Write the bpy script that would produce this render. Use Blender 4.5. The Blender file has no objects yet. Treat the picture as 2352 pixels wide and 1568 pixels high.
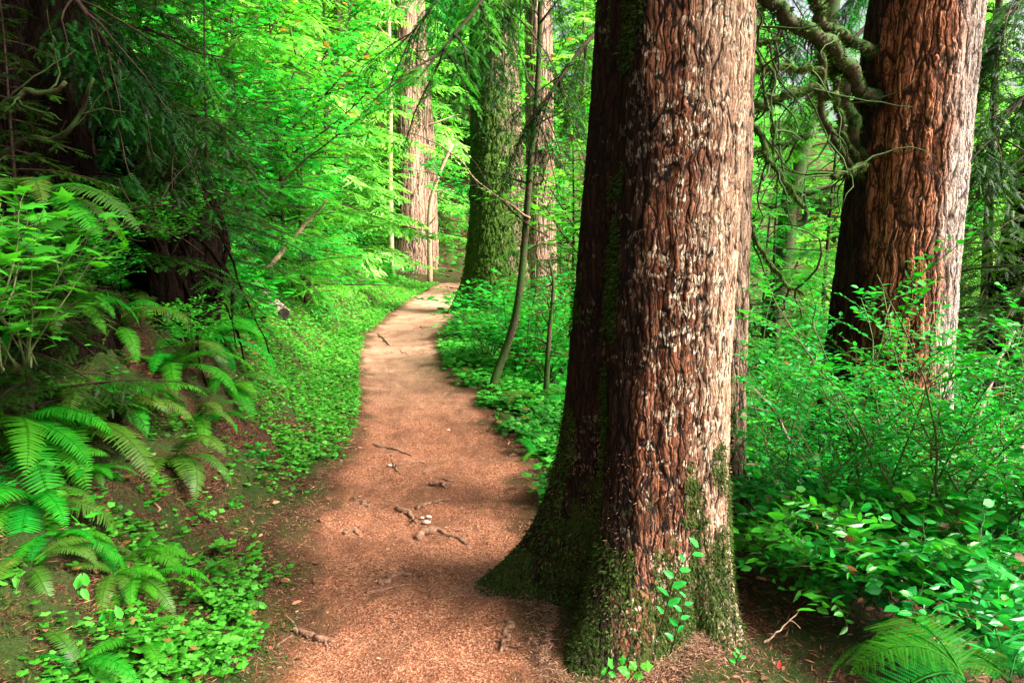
import bpy, math, random
import numpy as np
from mathutils import Vector, Matrix

# ------------------------------------------------------------------ camera, sky, sun, exposure
SC = bpy.context.scene
COL = SC.collection
CAM_H, PITCH, LENS = 1.55, math.radians(8.0), 27.0
F = 1024 * LENS / 36.0
cam_d = bpy.data.cameras.new('camera'); cam = bpy.data.objects.new('camera', cam_d); COL.objects.link(cam)
cam.location = (0, 0, CAM_H); cam.rotation_euler = (math.pi/2 - PITCH, 0, 0)
cam_d.lens = LENS; cam_d.sensor_width = 36; cam_d.clip_end = 1000; cam_d.clip_start = 0.05
SC.camera = cam

SUN_AZ, SUN_EL = math.radians(107), math.radians(43)   # azimuth clockwise from +Y (view direction)
wd = bpy.data.worlds.new('World'); SC.world = wd; wd.use_nodes = True
nt = wd.node_tree; nt.nodes.clear()
sky = nt.nodes.new('ShaderNodeTexSky'); sky.sky_type = 'NISHITA'; sky.sun_disc = False
sky.sun_elevation = SUN_EL; sky.sun_rotation = SUN_AZ; sky.air_density = 1.0; sky.dust_density = 6.0; sky.ozone_density = 0.6
bg = nt.nodes.new('ShaderNodeBackground'); bg.inputs[1].default_value = 0.052
wo = nt.nodes.new('ShaderNodeOutputWorld')
hs = nt.nodes.new('ShaderNodeHueSaturation'); hs.inputs['Saturation'].default_value = 0.35   # thin bright overcast
nt.links.new(sky.outputs[0], hs.inputs['Color']); nt.links.new(hs.outputs[0], bg.inputs[0]); nt.links.new(bg.outputs[0], wo.inputs[0])
sl = bpy.data.lights.new('sun', 'SUN'); so = bpy.data.objects.new('sun', sl); COL.objects.link(so)
sl.energy = 5.0; sl.angle = math.radians(30); sl.color = (1.0, 0.93, 0.82)
sd = Vector((math.sin(SUN_AZ)*math.cos(SUN_EL), math.cos(SUN_AZ)*math.cos(SUN_EL), math.sin(SUN_EL)))
so.rotation_euler = sd.to_track_quat('Z', 'Y').to_euler(); so.location = (6, -4, 12)
SC.view_settings.view_transform = 'Standard'; SC.view_settings.look = 'None'
SC.view_settings.exposure = 2.65; SC.view_settings.gamma = 1.0
SC.cycles.max_bounces = 6; SC.cycles.diffuse_bounces = 4; SC.cycles.glossy_bounces = 2
SC.cycles.transmission_bounces = 4; SC.cycles.transparent_max_bounces = 4

# ------------------------------------------------------------------ numpy helpers
rng = np.random.default_rng(11)

def _h(ix, iy, iz):
    n = (ix*374761393 + iy*668265263 + iz*2147483647 + 1013904223) & 0xffffffff
    n = ((n ^ (n >> 13)) * 1274126177) & 0xffffffff
    n = ((n ^ (n >> 16)) * 2246822519) & 0xffffffff
    return ((n ^ (n >> 15)) & 0xffffff) / float(0xffffff)

def vnoise(x, y, z=0.0):
    x, y, z = np.broadcast_arrays(np.asarray(x, float), np.asarray(y, float), np.asarray(z, float))
    ix, iy, iz = [np.floor(a).astype(np.int64) for a in (x, y, z)]
    fx, fy, fz = x-ix, y-iy, z-iz
    fx, fy, fz = [f*f*(3-2*f) for f in (fx, fy, fz)]
    r = 0
    for a in (0, 1):
        for b in (0, 1):
            for c in (0, 1):
                w = (fx if a else 1-fx)*(fy if b else 1-fy)*(fz if c else 1-fz)
                r = r + w*_h(ix+a, iy+b, iz+c)
    return r

def fbm(x, y, z=0.0, o=4):
    s, a, t = 0, 1.0, 0
    for i in range(o):
        s = s + a*vnoise(np.asarray(x)*2**i+17*i, np.asarray(y)*2**i+5*i, np.asarray(z)*2**i); t += a; a *= 0.5
    return s/t

def sstep(a, b, x):
    t = np.clip((np.asarray(x, float)-a)/(b-a), 0, 1); return t*t*(3-2*t)

S = 1024/2352.0          # pixel positions below were measured on a 2352 px wide view

def ray(px, py):
    u, v = (px*S-512)/F, (py*S-341)/F
    return Vector((u, math.cos(PITCH)-v*math.sin(PITCH), -math.sin(PITCH)-v*math.cos(PITCH)))

def W(px, py, y):
    """the world point seen at that pixel when it stands y metres ahead"""
    r = ray(px, py); t = y/r.y
    return Vector((r.x*t, y, CAM_H+r.z*t))

def flat(px, py, z=0.0):
    r = ray(px, py); t = (CAM_H-z)/-r.z
    return Vector((r.x*t, r.y*t, z))

# trail edges on the ground
_L = [flat(*p) for p in ((560, 1700), (620, 1568), (655, 1400), (705, 1200), (770, 1080), (815, 980), (822, 900), (818, 850), (835, 775), (890, 722), (950, 680), (1005, 650))]
_R = [flat(*p) for p in ((1330, 1700), (1290, 1568), (1262, 1400), (1240, 1200), (1225, 1080), (1150, 980), (1080, 900), (1025, 850), (1008, 775), (1050, 722), (1068, 680), (1078, 655))]
LY = np.array([-30, 0]+[p.y for p in _L]+[26.5, 29, 34, 200]); LX = np.array([-0.8, -0.8]+[p.x for p in _L]+[-0.2, 3.0, 12, 300])
RY = np.array([-30, 0]+[p.y for p in _R]+[24, 26.5, 31, 200]); RX = np.array([0.75, 0.75]+[p.x for p in _R]+[1.2, 4.5, 13.5, 302])
def path_l(y): return np.interp(y, LY, LX)
def path_r(y): return np.interp(y, RY, RX)

def gz(x, y):
    x = np.asarray(x, float); y = np.asarray(y, float)
    wob = (fbm(x*1.1+3, y*1.1+7, 0, 3)-.5)
    s = path_l(y)-x + wob*0.12
    steep = 0.55+0.45*sstep(3.0, 5.5, y)
    a = np.clip(s, 0, None)
    left = 0.10*np.minimum(a, 0.5) + steep*1.05*np.clip(a-0.45, 0, 1.9) + 0.42*np.clip(a-2.35, 0, 14) + 0.1*np.clip(a-16, 0, 60)
    left *= 1-0.80*sstep(16, 23, y)*sstep(9, 3, a)
    t = np.clip(x-path_r(y) + wob*0.1, 0, None)
    right = -0.26*np.clip(t-0.55, 0, 2.2)-0.09*np.clip(t-2.75, 0, 30)
    crown = np.where((a <= 0) & (t <= 0), 1.0, 0.0)
    z = left+right
    z = z + (fbm(x*2.3, y*2.3, 5, 4)-.5)*(0.05+0.22*sstep(0.3, 1.4, a)+0.12*sstep(.3, 1.5, t))
    z = z - 0.025*crown*np.clip(np.minimum(x-path_l(y), path_r(y)-x)/0.25, 0, 1)
    z = z + sstep(30, 70, y)*3.0*sstep(20, -10, x)
    return z

def gzf(x, y): return float(gz(np.array([x]), np.array([y]))[0])

def hit(px, py, far=70):
    """where the sight line through that pixel meets the terrain"""
    r = ray(px, py); t = 1.2
    ts = np.arange(1.0, far, 0.03)
    X = r.x*ts; Y = r.y*ts; Z = CAM_H+r.z*ts
    G = gz(X, Y)
    k = np.argmax(Z < G)
    if Z[k] >= G[k]: k = len(ts)-1
    return Vector((X[k], Y[k], G[k]))

class Geo:
    def __init__(s): s.v = []; s.f = []; s.t = []; s.n = 0; s.m = []
    def add(s, v, f, tint=None, mi=0):
        v = np.asarray(v, float).reshape(-1, 3)
        if len(v) == 0: return
        s.v.append(v); s.t.append(np.full(len(v), .5) if tint is None else np.broadcast_to(np.asarray(tint, float), (len(v),)))
        for ff in (f if isinstance(f, (list, tuple)) else [f]):
            ff = np.asarray(ff, np.int64)
            if ff.size: s.f.append(ff+s.n); s.m.append(np.full(len(ff), mi))
        s.n += len(v)
    def inst(s, tmpl, M, P, tint, mi=0):
        """copies of a template: M (n,3,3) columns = axes already scaled, P (n,3)"""
        tv, tf = tmpl
        n = len(P)
        if n == 0: return
        V = np.einsum('nij,vj->nvi', M, tv)+P[:, None, :]
        k = len(tv)
        s.v.append(V.reshape(-1, 3)); s.t.append(np.repeat(tint, k))
        for ff in (tf if isinstance(tf, (list, tuple)) else [tf]):
            a = (np.asarray(ff)[None]+(np.arange(n)*k)[:, None, None]).reshape(-1, np.asarray(ff).shape[1])
            s.f.append(a+s.n); s.m.append(np.full(len(a), mi))
        s.n += n*k
    def tube(s, pts, rad, k=6, tint=None, mi=0):
        P = np.asarray(pts, float); n = len(P)
        R = np.broadcast_to(np.asarray(rad, float), (n,))
        T = np.gradient(P, axis=0); T /= np.linalg.norm(T, axis=1)[:, None]+1e-9
        ref = np.array([0.31, 0.17, .93]) if abs(T[0, 2]) < .8 else np.array([.9, .3, .1])
        A = np.cross(T, ref); A /= np.linalg.norm(A, axis=1)[:, None]+1e-9
        B = np.cross(T, A)
        th = np.linspace(0, 2*np.pi, k, endpoint=False)
        V = P[:, None]+R[:, None, None]*(np.cos(th)[None, :, None]*A[:, None]+np.sin(th)[None, :, None]*B[:, None])
        V = V.reshape(-1, 3)
        i = np.arange(n-1)[:, None]*k; j = np.arange(k)[None]; j2 = (j+1) % k
        q = np.stack([i+j, i+j2, i+k+j2, i+k+j], -1).reshape(-1, 4)
        V = np.vstack([V, P[0], P[-1]])
        c0 = np.stack([j[0], np.full(k, n*k), j2[0]], -1)
        c1 = np.stack([(n-1)*k+j[0], (n-1)*k+j2[0], np.full(k, n*k+1)], -1)
        s.add(V, [q, c0, c1], tint, mi)
    def build(s, name, mats, parent=None, smooth=False, loc=None):
        me = bpy.data.meshes.new(name)
        V = np.concatenate(s.v) if s.v else np.zeros((0, 3))
        if loc is not None: V = V-np.asarray(loc)
        fl = [a.reshape(-1) for a in s.f]; L = np.concatenate(fl)
        tot = np.concatenate([np.full(len(a), a.shape[1]) for a in s.f])
        me.vertices.add(len(V)); me.vertices.foreach_set('co', V.astype(np.float32).reshape(-1))
        me.loops.add(len(L)); me.loops.foreach_set('vertex_index', L.astype(np.int32))
        me.polygons.add(len(tot)); st = np.concatenate([[0], np.cumsum(tot)[:-1]])
        me.polygons.foreach_set('loop_start', st.astype(np.int32)); me.polygons.foreach_set('loop_total', tot.astype(np.int32))
        me.polygons.foreach_set('use_smooth', np.full(len(tot), smooth))
        for m in (mats if isinstance(mats, (list, tuple)) else [mats]): me.materials.append(m)
        me.polygons.foreach_set('material_index', np.concatenate(s.m).astype(np.int32))
        a = me.attributes.new('tint', 'FLOAT', 'POINT'); a.data.foreach_set('value', np.concatenate(s.t).astype(np.float32))
        me.update(calc_edges=True)
        o = bpy.data.objects.new(name, me); COL.objects.link(o)
        if parent is not None: o.parent = parent
        return o

def unit(a): return a/(np.linalg.norm(a, axis=-1, keepdims=True)+1e-9)
def frames(d, up, scale, wide=None):
    d = unit(np.asarray(d, float)); z = np.asarray(up, float); z = z-(z*d).sum(-1, keepdims=True)*d; z = unit(z)
    y = np.cross(z, d); sc = np.asarray(scale, float).reshape(-1, 1)
    w = sc if wide is None else np.asarray(wide, float).reshape(-1, 1)
    return np.stack([d*sc, y*w, z*sc], -1)

def curve(p0, d0, length, n, wander=.15, grav=0.0, r=None):
    r = r or rng
    P = [np.asarray(p0, float)]; d = unit(np.asarray(d0, float)); st = length/n
    for i in range(n):
        d = unit(d+r.normal(0, wander, 3)+np.array([0, 0, -grav])); P.append(P[-1]+d*st)
    return np.array(P)
def along(P, t):
    t = np.asarray(t)*(len(P)-1); i = np.clip(t.astype(int), 0, len(P)-2); f = (t-i)[:, None]
    return P[i]*(1-f)+P[i+1]*f, unit(P[i+1]-P[i])
def resample(P, n):
    P = np.asarray([tuple(p) for p in P], float)
    s = np.concatenate([[0], np.cumsum(np.linalg.norm(np.diff(P, axis=0), axis=1))]); q = np.linspace(0, s[-1], n)
    out = np.stack([np.interp(q, s, P[:, k]) for k in range(3)], -1)
    for _ in range(2): out[1:-1] = (out[:-2]+2*out[1:-1]+out[2:])/4
    return out

# ------------------------------------------------------------------ naming
def thing(name, loc, label, cat, group=None, rz=0, sc=1.0):
    o = bpy.data.objects.new(name, None); COL.objects.link(o); o.empty_display_size = .1
    o.location = loc; o.rotation_euler = (0, 0, rz); o.scale = (sc, sc, sc)
    o['label'] = label; o['category'] = cat
    if group: o['group'] = group
    return o
def tag(o, label, cat=None, group=None, kind=None):
    if label: o['label'] = label
    if cat: o['category'] = cat
    if group: o['group'] = group
    if kind: o['kind'] = kind
    return o
def dup(root, loc, rz, sc, label, group=None, tilt=(0, 0)):
    r = root.copy(); COL.objects.link(r); r.location = loc; r.rotation_euler = (tilt[0], tilt[1], rz); r.scale = (sc,)*3 if np.isscalar(sc) else sc
    r['label'] = label
    if group: r['group'] = group
    elif 'group' in r: del r['group']
    for ch in list(root.children):
        c = ch.copy(); COL.objects.link(c); c.parent = r
        for g in ch.children:
            d = g.copy(); COL.objects.link(d); d.parent = c
    return r
class Stock:
    """a kind built once: the first use moves the original, later uses copy it"""
    def __init__(s, root): s.root = root; s.used = False
    def put(s, loc, rz, sc, label, group=None, tilt=(0, 0)):
        if not s.used:
            s.used = True; r = s.root
            r.location = loc; r.rotation_euler = (tilt[0], tilt[1], rz); r.scale = (sc,)*3 if np.isscalar(sc) else sc; r['label'] = label
            if group: r['group'] = group
            return r
        return dup(s.root, loc, rz, sc, label, group, tilt)

# ------------------------------------------------------------------ materials
class NT:
    def __init__(s, name):
        s.m = bpy.data.materials.new(name); s.m.use_nodes = True; s.t = s.m.node_tree; s.t.nodes.clear()
        s.out = s.n('ShaderNodeOutputMaterial')
    def n(s, typ, **k):
        nd = s.t.nodes.new(typ)
        for a, b in k.items(): setattr(nd, a, b)
        return nd
    def l(s, a, b): s.t.links.new(a, b)
    def v(s, sock, val):
        if hasattr(val, 'is_linked') or hasattr(val, 'links'): s.l(val, sock)
        else: sock.default_value = val
    def math(s, op, a, b=0.0, clamp=False):
        nd = s.n('ShaderNodeMath', operation=op, use_clamp=clamp); s.v(nd.inputs[0], a); s.v(nd.inputs[1], b); return nd.outputs[0]
    def mix(s, f, a, b, bt='MIX'):
        nd = s.n('ShaderNodeMix', data_type='RGBA', blend_type=bt)
        s.v(nd.inputs[0], f); s.v(nd.inputs[6], a if hasattr(a, 'links') else (*a, 1)); s.v(nd.inputs[7], b if hasattr(b, 'links') else (*b, 1)); return nd.outputs[2]
    def ramp(s, f, stops):
        nd = s.n('ShaderNodeValToRGB'); s.v(nd.inputs[0], f); e = nd.color_ramp.elements
        while len(e) < len(stops): e.new(.5)
        for el, (p, c) in zip(e, stops): el.position = p; el.color = (*c, 1) if len(c) == 3 else c
        return nd.outputs[0]
    def range(s, x, a, b, c=0.0, d=1.0):
        nd = s.n('ShaderNodeMapRange', clamp=True, interpolation_type='SMOOTHSTEP'); s.v(nd.inputs[0], x)
        for i, q in enumerate((a, b, c, d)): nd.inputs[i+1].default_value = q
        return nd.outputs[0]
    def coord(s, scale=(1, 1, 1), kind='Object'):
        tc = s.n('ShaderNodeTexCoord'); mp = s.n('ShaderNodeMapping'); s.l(tc.outputs[kind], mp.inputs[0]); mp.inputs['Scale'].default_value = scale; return mp.outputs[0]
    def noise(s, vec, scale, detail=4, rough=.6, dist=0.0):
        nd = s.n('ShaderNodeTexNoise'); s.l(vec, nd.inputs[0]); nd.inputs['Scale'].default_value = scale; nd.inputs['Detail'].default_value = detail
        nd.inputs['Roughness'].default_value = rough; nd.inputs['Distortion'].default_value = dist; return nd.outputs[0]
    def vor(s, vec, scale, feature='F1', rnd=1.0):
        nd = s.n('ShaderNodeTexVoronoi', feature=feature); s.l(vec, nd.inputs[0]); nd.inputs['Scale'].default_value = scale; nd.inputs['Randomness'].default_value = rnd; return nd
    def attr(s, name='tint'):
        nd = s.n('ShaderNodeAttribute', attribute_name=name); return nd.outputs['Fac']
    def rand(s): return s.n('ShaderNodeObjectInfo').outputs['Random']
    def bump(s, h, dist, strength=1.0):
        nd = s.n('ShaderNodeBump'); s.v(nd.inputs['Height'], h); nd.inputs['Distance'].default_value = dist; nd.inputs['Strength'].default_value = strength; return nd.outputs[0]
    def bsdf(s, col, rough=.8, normal=None, spec=.5):
        nd = s.n('ShaderNodeBsdfPrincipled'); s.v(nd.inputs['Base Color'], col if hasattr(col, 'links') else (*col, 1)); s.v(nd.inputs['Roughness'], rough)
        nd.inputs['Specular IOR Level'].default_value = spec
        if normal is not None: s.l(normal, nd.inputs['Normal'])
        return nd
    def surf(s, sh): s.l(sh.outputs[0], s.out.inputs[0])

def leaf_mat(name, dark, mid, light, trans=.45, rough=.5, spec=.3, brown=None, noise_scale=3.0):
    k = NT(name); t = k.attr(); c = k.ramp(t, [(0.0, brown or dark), (.06, brown or dark), (.08, dark), (.5, mid), (1.0, light)])
    geo = k.n('ShaderNodeNewGeometry'); nz = k.noise(geo.outputs['Position'], noise_scale, 2)
    hv = k.n('ShaderNodeHueSaturation'); k.l(c, hv.inputs['Color'])
    k.l(k.math('ADD', .62, k.math('MULTIPLY', nz, .76)), hv.inputs['Value'])
    k.l(k.math('ADD', .478, k.math('MULTIPLY', k.rand(), .040)), hv.inputs['Hue'])
    b = k.bsdf(hv.outputs[0], rough, spec=spec)
    tr = k.n('ShaderNodeBsdfTranslucent')
    tc = k.mix(1.0, hv.outputs[0], (1.35, 1.3, .6), 'MULTIPLY'); k.l(tc, tr.inputs[0])
    mx = k.n('ShaderNodeMixShader'); mx.inputs[0].default_value = trans; k.l(b.outputs[0], mx.inputs[1]); k.l(tr.outputs[0], mx.inputs[2])
    k.surf(mx); return k.m

def bark_mat(name, cols, scale=14.0, stretch=.2, depth=.012, moss=None, moss_amt=0.0, moss_z=None, lichen=0.0, moss_az=None, crev=(.012, .008, .006), fine=1.0, disp=True, gray_lit_az=None, shade_stain_az=None, spec=.12):
    k = NT(name); tc = k.n('ShaderNodeTexCoord'); P = tc.outputs['Object']
    wob = k.n('ShaderNodeTexNoise'); k.l(P, wob.inputs[0]); wob.inputs['Scale'].default_value = scale*.35; wob.inputs['Detail'].default_value = 5
    vs = k.n('ShaderNodeVectorMath', operation='SUBTRACT'); k.l(wob.outputs['Color'], vs.inputs[0]); vs.inputs[1].default_value = (.5, .5, .5)
    vm = k.n('ShaderNodeVectorMath', operation='SCALE'); k.l(vs.outputs[0], vm.inputs[0]); vm.inputs['Scale'].default_value = 1.3/scale
    va = k.n('ShaderNodeVectorMath', operation='ADD'); k.l(P, va.inputs[0]); k.l(vm.outputs[0], va.inputs[1])
    mp = k.n('ShaderNodeMapping'); k.l(va.outputs[0], mp.inputs[0]); mp.inputs['Scale'].default_value = (1, 1, stretch)
    v1 = k.vor(mp.outputs[0], scale*1.0, 'DISTANCE_TO_EDGE').outputs['Distance']
    v2n = k.vor(mp.outputs[0], scale*2.3, 'DISTANCE_TO_EDGE'); v2 = v2n.outputs['Distance']
    cell = k.vor(mp.outputs[0], scale*2.3, 'F1').outputs['Color']
    mp2 = k.n('ShaderNodeMapping'); k.l(P, mp2.inputs[0]); mp2.inputs['Scale'].default_value = (1, 1, .45)
    fn = k.noise(mp2.outputs[0], scale*4.5, 6, .65)
    big = k.noise(P, 2.2, 3)
    r1 = k.range(v1, 0.0, .22); r2 = k.range(v2, 0.0, .30)
    h = k.math('ADD', k.math('MULTIPLY', r1, .55), k.math('MULTIPLY', r2, .3)); h = k.math('ADD', h, k.math('MULTIPLY', fn, .45*fine))
    cs = k.n('ShaderNodeSeparateColor'); k.l(cell, cs.inputs[0])
    h = k.math('ADD', h, k.math('MULTIPLY', cs.outputs[0], .25))
    cc = k.math('ADD', k.math('MULTIPLY', fn, .9), k.math('MULTIPLY', cs.outputs[1], .35)); cc = k.math('ADD', cc, k.math('MULTIPLY', big, .5))
    c = k.ramp(k.range(cc, .45, 1.25), [(0, cols[0]), (.5, cols[1]), (1, cols[2])])
    crv = k.math('MULTIPLY', k.range(v1, 0.0, .12), k.range(v2, -.05, .10))
    c = k.mix(crv, crev, c)
    sx = k.n('ShaderNodeSeparateXYZ'); k.l(P, sx.inputs[0])
    flatp = k.n('ShaderNodeVectorMath', operation='MULTIPLY'); k.l(P, flatp.inputs[0]); flatp.inputs[1].default_value = (1, 1, 0)
    nn = k.n('ShaderNodeVectorMath', operation='NORMALIZE'); k.l(flatp.outputs[0], nn.inputs[0]); sn = k.n('ShaderNodeSeparateXYZ'); k.l(nn.outputs[0], sn.inputs[0])
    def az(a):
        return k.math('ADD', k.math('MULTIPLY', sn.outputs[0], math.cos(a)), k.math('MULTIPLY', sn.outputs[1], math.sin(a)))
    if gray_lit_az:
        g = k.range(k.math('ADD', az(gray_lit_az[0]), k.math('MULTIPLY', k.math('SUBTRACT', big, .5), .8)), gray_lit_az[1], gray_lit_az[2])
        c = k.mix(g, c, k.ramp(k.range(cc, .45, 1.25), [(0, gray_lit_az[3]), (1, gray_lit_az[4])]))  # paler towards one azimuth: grey bark, and sunlight painted on furrowed_bark
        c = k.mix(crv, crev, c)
    if shade_stain_az:
        w = k.range(k.math('ADD', az(shade_stain_az[0]), k.math('MULTIPLY', k.math('SUBTRACT', k.noise(mp2.outputs[0], 7, 4), .5), .9)), shade_stain_az[1], shade_stain_az[2])
        c = k.mix(k.math('MULTIPLY', w, .92), c, (.005, .003, .002))  # near-black side: shade painted over dark stained bark
    if lichen:
        ln = k.vor(P, 38.0, 'F1'); lp = k.noise(P, 5.0, 4, .7); lc = k.n('ShaderNodeSeparateColor'); k.l(ln.outputs['Color'], lc.inputs[0])
        m = k.math('MULTIPLY', k.range(k.math('ADD', k.math('ADD', lp, k.math('MULTIPLY', az(-.5), .10)), k.math('MULTIPLY', lc.outputs[0], .35)), .78-lichen*.12, .86-lichen*.12), k.range(fn, .42, .55))
        m = k.math('MULTIPLY', m, k.range(v2, .04, .16))
        if shade_stain_az: m = k.math('MULTIPLY', m, k.math('SUBTRACT', 1.0, k.math('MULTIPLY', w, .8)))
        c = k.mix(m, c, (.62, .52, .38))
    if moss:
        mn = k.math('ADD', k.noise(P, 7.0, 5, .7), k.math('MULTIPLY', k.noise(P, 1.7, 2), .7))
        mv = mn
        if moss_az: mv = k.math('ADD', mv, k.math('MULTIPLY', az(moss_az[0]), moss_az[1]))
        if moss_z: mv = k.math('ADD', mv, k.range(sx.outputs[2], moss_z[0], moss_z[1], moss_z[2], 0.0))
        mm = k.range(mv, 1.12-moss_amt, 1.32-moss_amt)
        mm = k.math('MULTIPLY', mm, k.range(k.noise(P, 60, 3), .3, .5))
        c = k.mix(mm, c, k.mix(k.noise(P, 45, 3), moss[0], moss[1]))
        h = k.math('ADD', h, k.math('MULTIPLY', mm, k.math('MULTIPLY', k.noise(P, 110, 2, .8), .8)))
    b = k.bsdf(c, .82, k.bump(k.noise(mp2.outputs[0], scale*11, 3, .7), depth*.35, .9), spec=spec); k.surf(b)
    if disp:
        dn = k.n('ShaderNodeDisplacement'); k.l(h, dn.inputs['Height']); dn.inputs['Midlevel'].default_value = .8; dn.inputs['Scale'].default_value = depth
        k.l(dn.outputs[0], k.out.inputs['Displacement']); k.m.displacement_method = 'BOTH'
    return k.m

def wood_mat(name, a, b, scale=30, moss=None, amt=.5):
    k = NT(name); P = k.coord(); n1 = k.noise(P, scale, 5, .7); c = k.ramp(k.range(n1, .3, .7), [(0, a), (1, b)])
    if moss:
        nrm = k.n('ShaderNodeNewGeometry').outputs['Normal']; sn = k.n('ShaderNodeSeparateXYZ'); k.l(nrm, sn.inputs[0])
        m = k.range(k.math('ADD', k.math('MULTIPLY', sn.outputs[2], .35), k.noise(P, 9, 4)), .8-amt, 1.0-amt); c = k.mix(m, c, k.mix(k.noise(P, 60, 3), moss[0], moss[1]))
    k.surf(k.bsdf(c, .85, k.bump(n1, .006, .9), spec=.2)); return k.m

G0 = dict(dark=(.004, .10, .012), mid=(.010, .26, .020), light=(.035, .46, .035))
M_fern = leaf_mat('fern_green', (.005, .06, .002), (.010, .17, .005), (.05, .34, .015), .4, .6, .12, brown=(.10, .045, .02))
M_fern2 = leaf_mat('old_fern_green', (.012, .05, .003), (.03, .11, .006), (.08, .18, .015), .35, .5, .3, brown=(.14, .07, .03))
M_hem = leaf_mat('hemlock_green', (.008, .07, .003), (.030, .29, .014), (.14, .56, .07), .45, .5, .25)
M_hem_d = leaf_mat('shaded_needle_green', (.003, .018, .001), (.009, .055, .003), (.022, .11, .006), .35, .5, .25)  # darker copy of hemlock_green, with shade painted into the leaves
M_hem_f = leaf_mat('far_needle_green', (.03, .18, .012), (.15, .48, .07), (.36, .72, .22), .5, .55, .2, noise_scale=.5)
M_broad = leaf_mat('broadleaf_green', (.005, .09, .004), (.014, .31, .012), (.08, .55, .05), .5, .45, .3, brown=(.20, .12, .03))
M_huck = leaf_mat('huckleberry_green', (.005, .12, .006), (.010, .33, .016), (.04, .56, .04), .5, .45, .3, brown=(.20, .12, .03))
M_salal = leaf_mat('salal_green', (.004, .09, .005), (.012, .28, .014), (.04, .50, .03), .36, .36, .4, brown=(.20, .10, .06))
M_cover = leaf_mat('ground_cover_green', (.012, .10, .004), (.035, .25, .012), (.10, .43, .05), .35, .5, .25, brown=(.20, .12, .03))
M_moss = leaf_mat('moss_green', (.014, .026, .005), (.030, .070, .010), (.075, .13, .028), .2, .85, .05)
M_twig = wood_mat('twig_brown', (.014, .008, .005), (.05, .028, .016))
M_twigp = wood_mat('pale_twig', (.16, .10, .06), (.42, .30, .20))
M_stem = wood_mat('green_stem', (.04, .07, .02), (.10, .12, .04))
M_mossbranch = wood_mat('mossy_branch', (.03, .02, .012), (.09, .055, .035), 30, ((.012, .03, .004), (.04, .09, .012)), .45)
M_root = wood_mat('root_wood', (.09, .042, .025), (.30, .165, .105), 45)
M_log = wood_mat('weathered_log', (.05, .035, .025), (.30, .24, .18), 26)
M_cut = wood_mat('dark_cut_end', (.006, .005, .003), (.03, .022, .014), 20)
M_red = NT('red_leaf'); M_red.surf(M_red.bsdf((.55, .03, .03), .5)); M_red = M_red.m

# ------------------------------------------------------------------ terrain
def grid_axis(n, half, k, c):
    u = np.linspace(-1, 1, n); a = half/np.sinh(k); return c+a*np.sinh(k*u)
gx = grid_axis(620, 160, 6.2, -0.6); gy = grid_axis(700, 160, 6.0, 3.6)
GX, GY = np.meshgrid(gx, gy)
s_l = path_l(GY)-GX; s_r = GX-path_r(GY)
GZ = gz(GX, GY)
near = sstep(12, 5, np.hypot(GX, GY-3))
GZ = GZ + near*((fbm(GX*9, GY*9, 2, 3)-.5)*.03 + (fbm(GX*26, GY*26, 2, 2)-.5)*.012 + (fbm(GX*3.2, GY*3.2, 4, 3)-.5)*.05 + sstep(.1, .5, s_l)*((fbm(GX*6, GY*6, 8, 3)-.5)*.16+(fbm(GX*17, GY*17, 8, 2)-.5)*.05))
g = Geo(); nx, ny = len(gx), len(gy)
idx = np.arange(nx*ny).reshape(ny, nx)
q = np.stack([idx[:-1, :-1], idx[:-1, 1:], idx[1:, 1:], idx[1:, :-1]], -1).reshape(-1, 4)
edge = np.maximum(s_l, s_r) + (fbm(GX*4, GY*4, 9, 3)-.5)*.35
g.add(np.stack([GX, GY, GZ], -1).reshape(-1, 3), q, np.maximum(sstep(-.22, .16, edge), sstep(25.5, 26.5, GY)).reshape(-1))
k = NT('forest_soil')
geo = k.n('ShaderNodeNewGeometry'); P = geo.outputs['Position']; off = k.attr()
sxyz = k.n('ShaderNodeSeparateXYZ'); k.l(P, sxyz.inputs[0])
n1 = k.noise(P, 75, 6, .75); n2 = k.noise(P, 3.0, 4, .6); n3 = k.noise(P, 260, 3, .8); vd = k.vor(P, 150, 'F1')
vcs = k.n('ShaderNodeSeparateColor'); k.l(vd.outputs['Color'], vcs.inputs[0])
chips = k.math('ADD', k.math('MULTIPLY', n1, .7), k.math('MULTIPLY', vcs.outputs[0], .35)); chips = k.math('ADD', chips, k.math('MULTIPLY', n3, .3))
duff = k.ramp(k.range(chips, .35, .95), [(0, (.07, .020, .009)), (.45, (.215, .076, .037)), (.8, (.36, .148, .080)), (1, (.52, .27, .165))])
dirt = k.ramp(k.range(chips, .35, .95), [(0, (.13, .065, .04)), (.5, (.29, .155, .098)), (1, (.44, .27, .185))])
far = k.range(k.math('ADD', sxyz.outputs[1], k.math('MULTIPLY', n2, 2.0)), 6.5, 10.5)
pathc = k.mix(far, duff, dirt)
edge_n = k.range(off, .0, .45, 0.0, .75)
pathc = k.mix(edge_n, pathc, (.10, .038, .018))
pathc = k.mix(k.range(n2, .45, .65, 0.0, .55), pathc, (.13, .05, .026), 'MIX'); pathc = k.mix(k.range(k.noise(P, .9, 3), .5, .65, 0.0, .3), pathc, (.12, .05, .028))
bank = k.ramp(k.range(chips, .3, 1.0), [(0, (.004, .003, .0015)), (.4, (.018, .008, .004)), (.75, (.055, .022, .010)), (1, (.15, .065, .032))])
mossn = k.range(k.noise(P, 2.6, 5, .7), .42, .56)
mossc = k.mix(k.noise(P, 60, 3), (.008, .020, .003), (.03, .075, .010))
bank = k.mix(k.math('MULTIPLY', mossn, .8), bank, mossc)
col = k.mix(off, pathc, bank)
hh = k.math('ADD', k.math('MULTIPLY', n1, .6), k.math('MULTIPLY', vd.outputs['Distance'], .5)); hh = k.math('ADD', hh, k.math('MULTIPLY', n3, .35))
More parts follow.
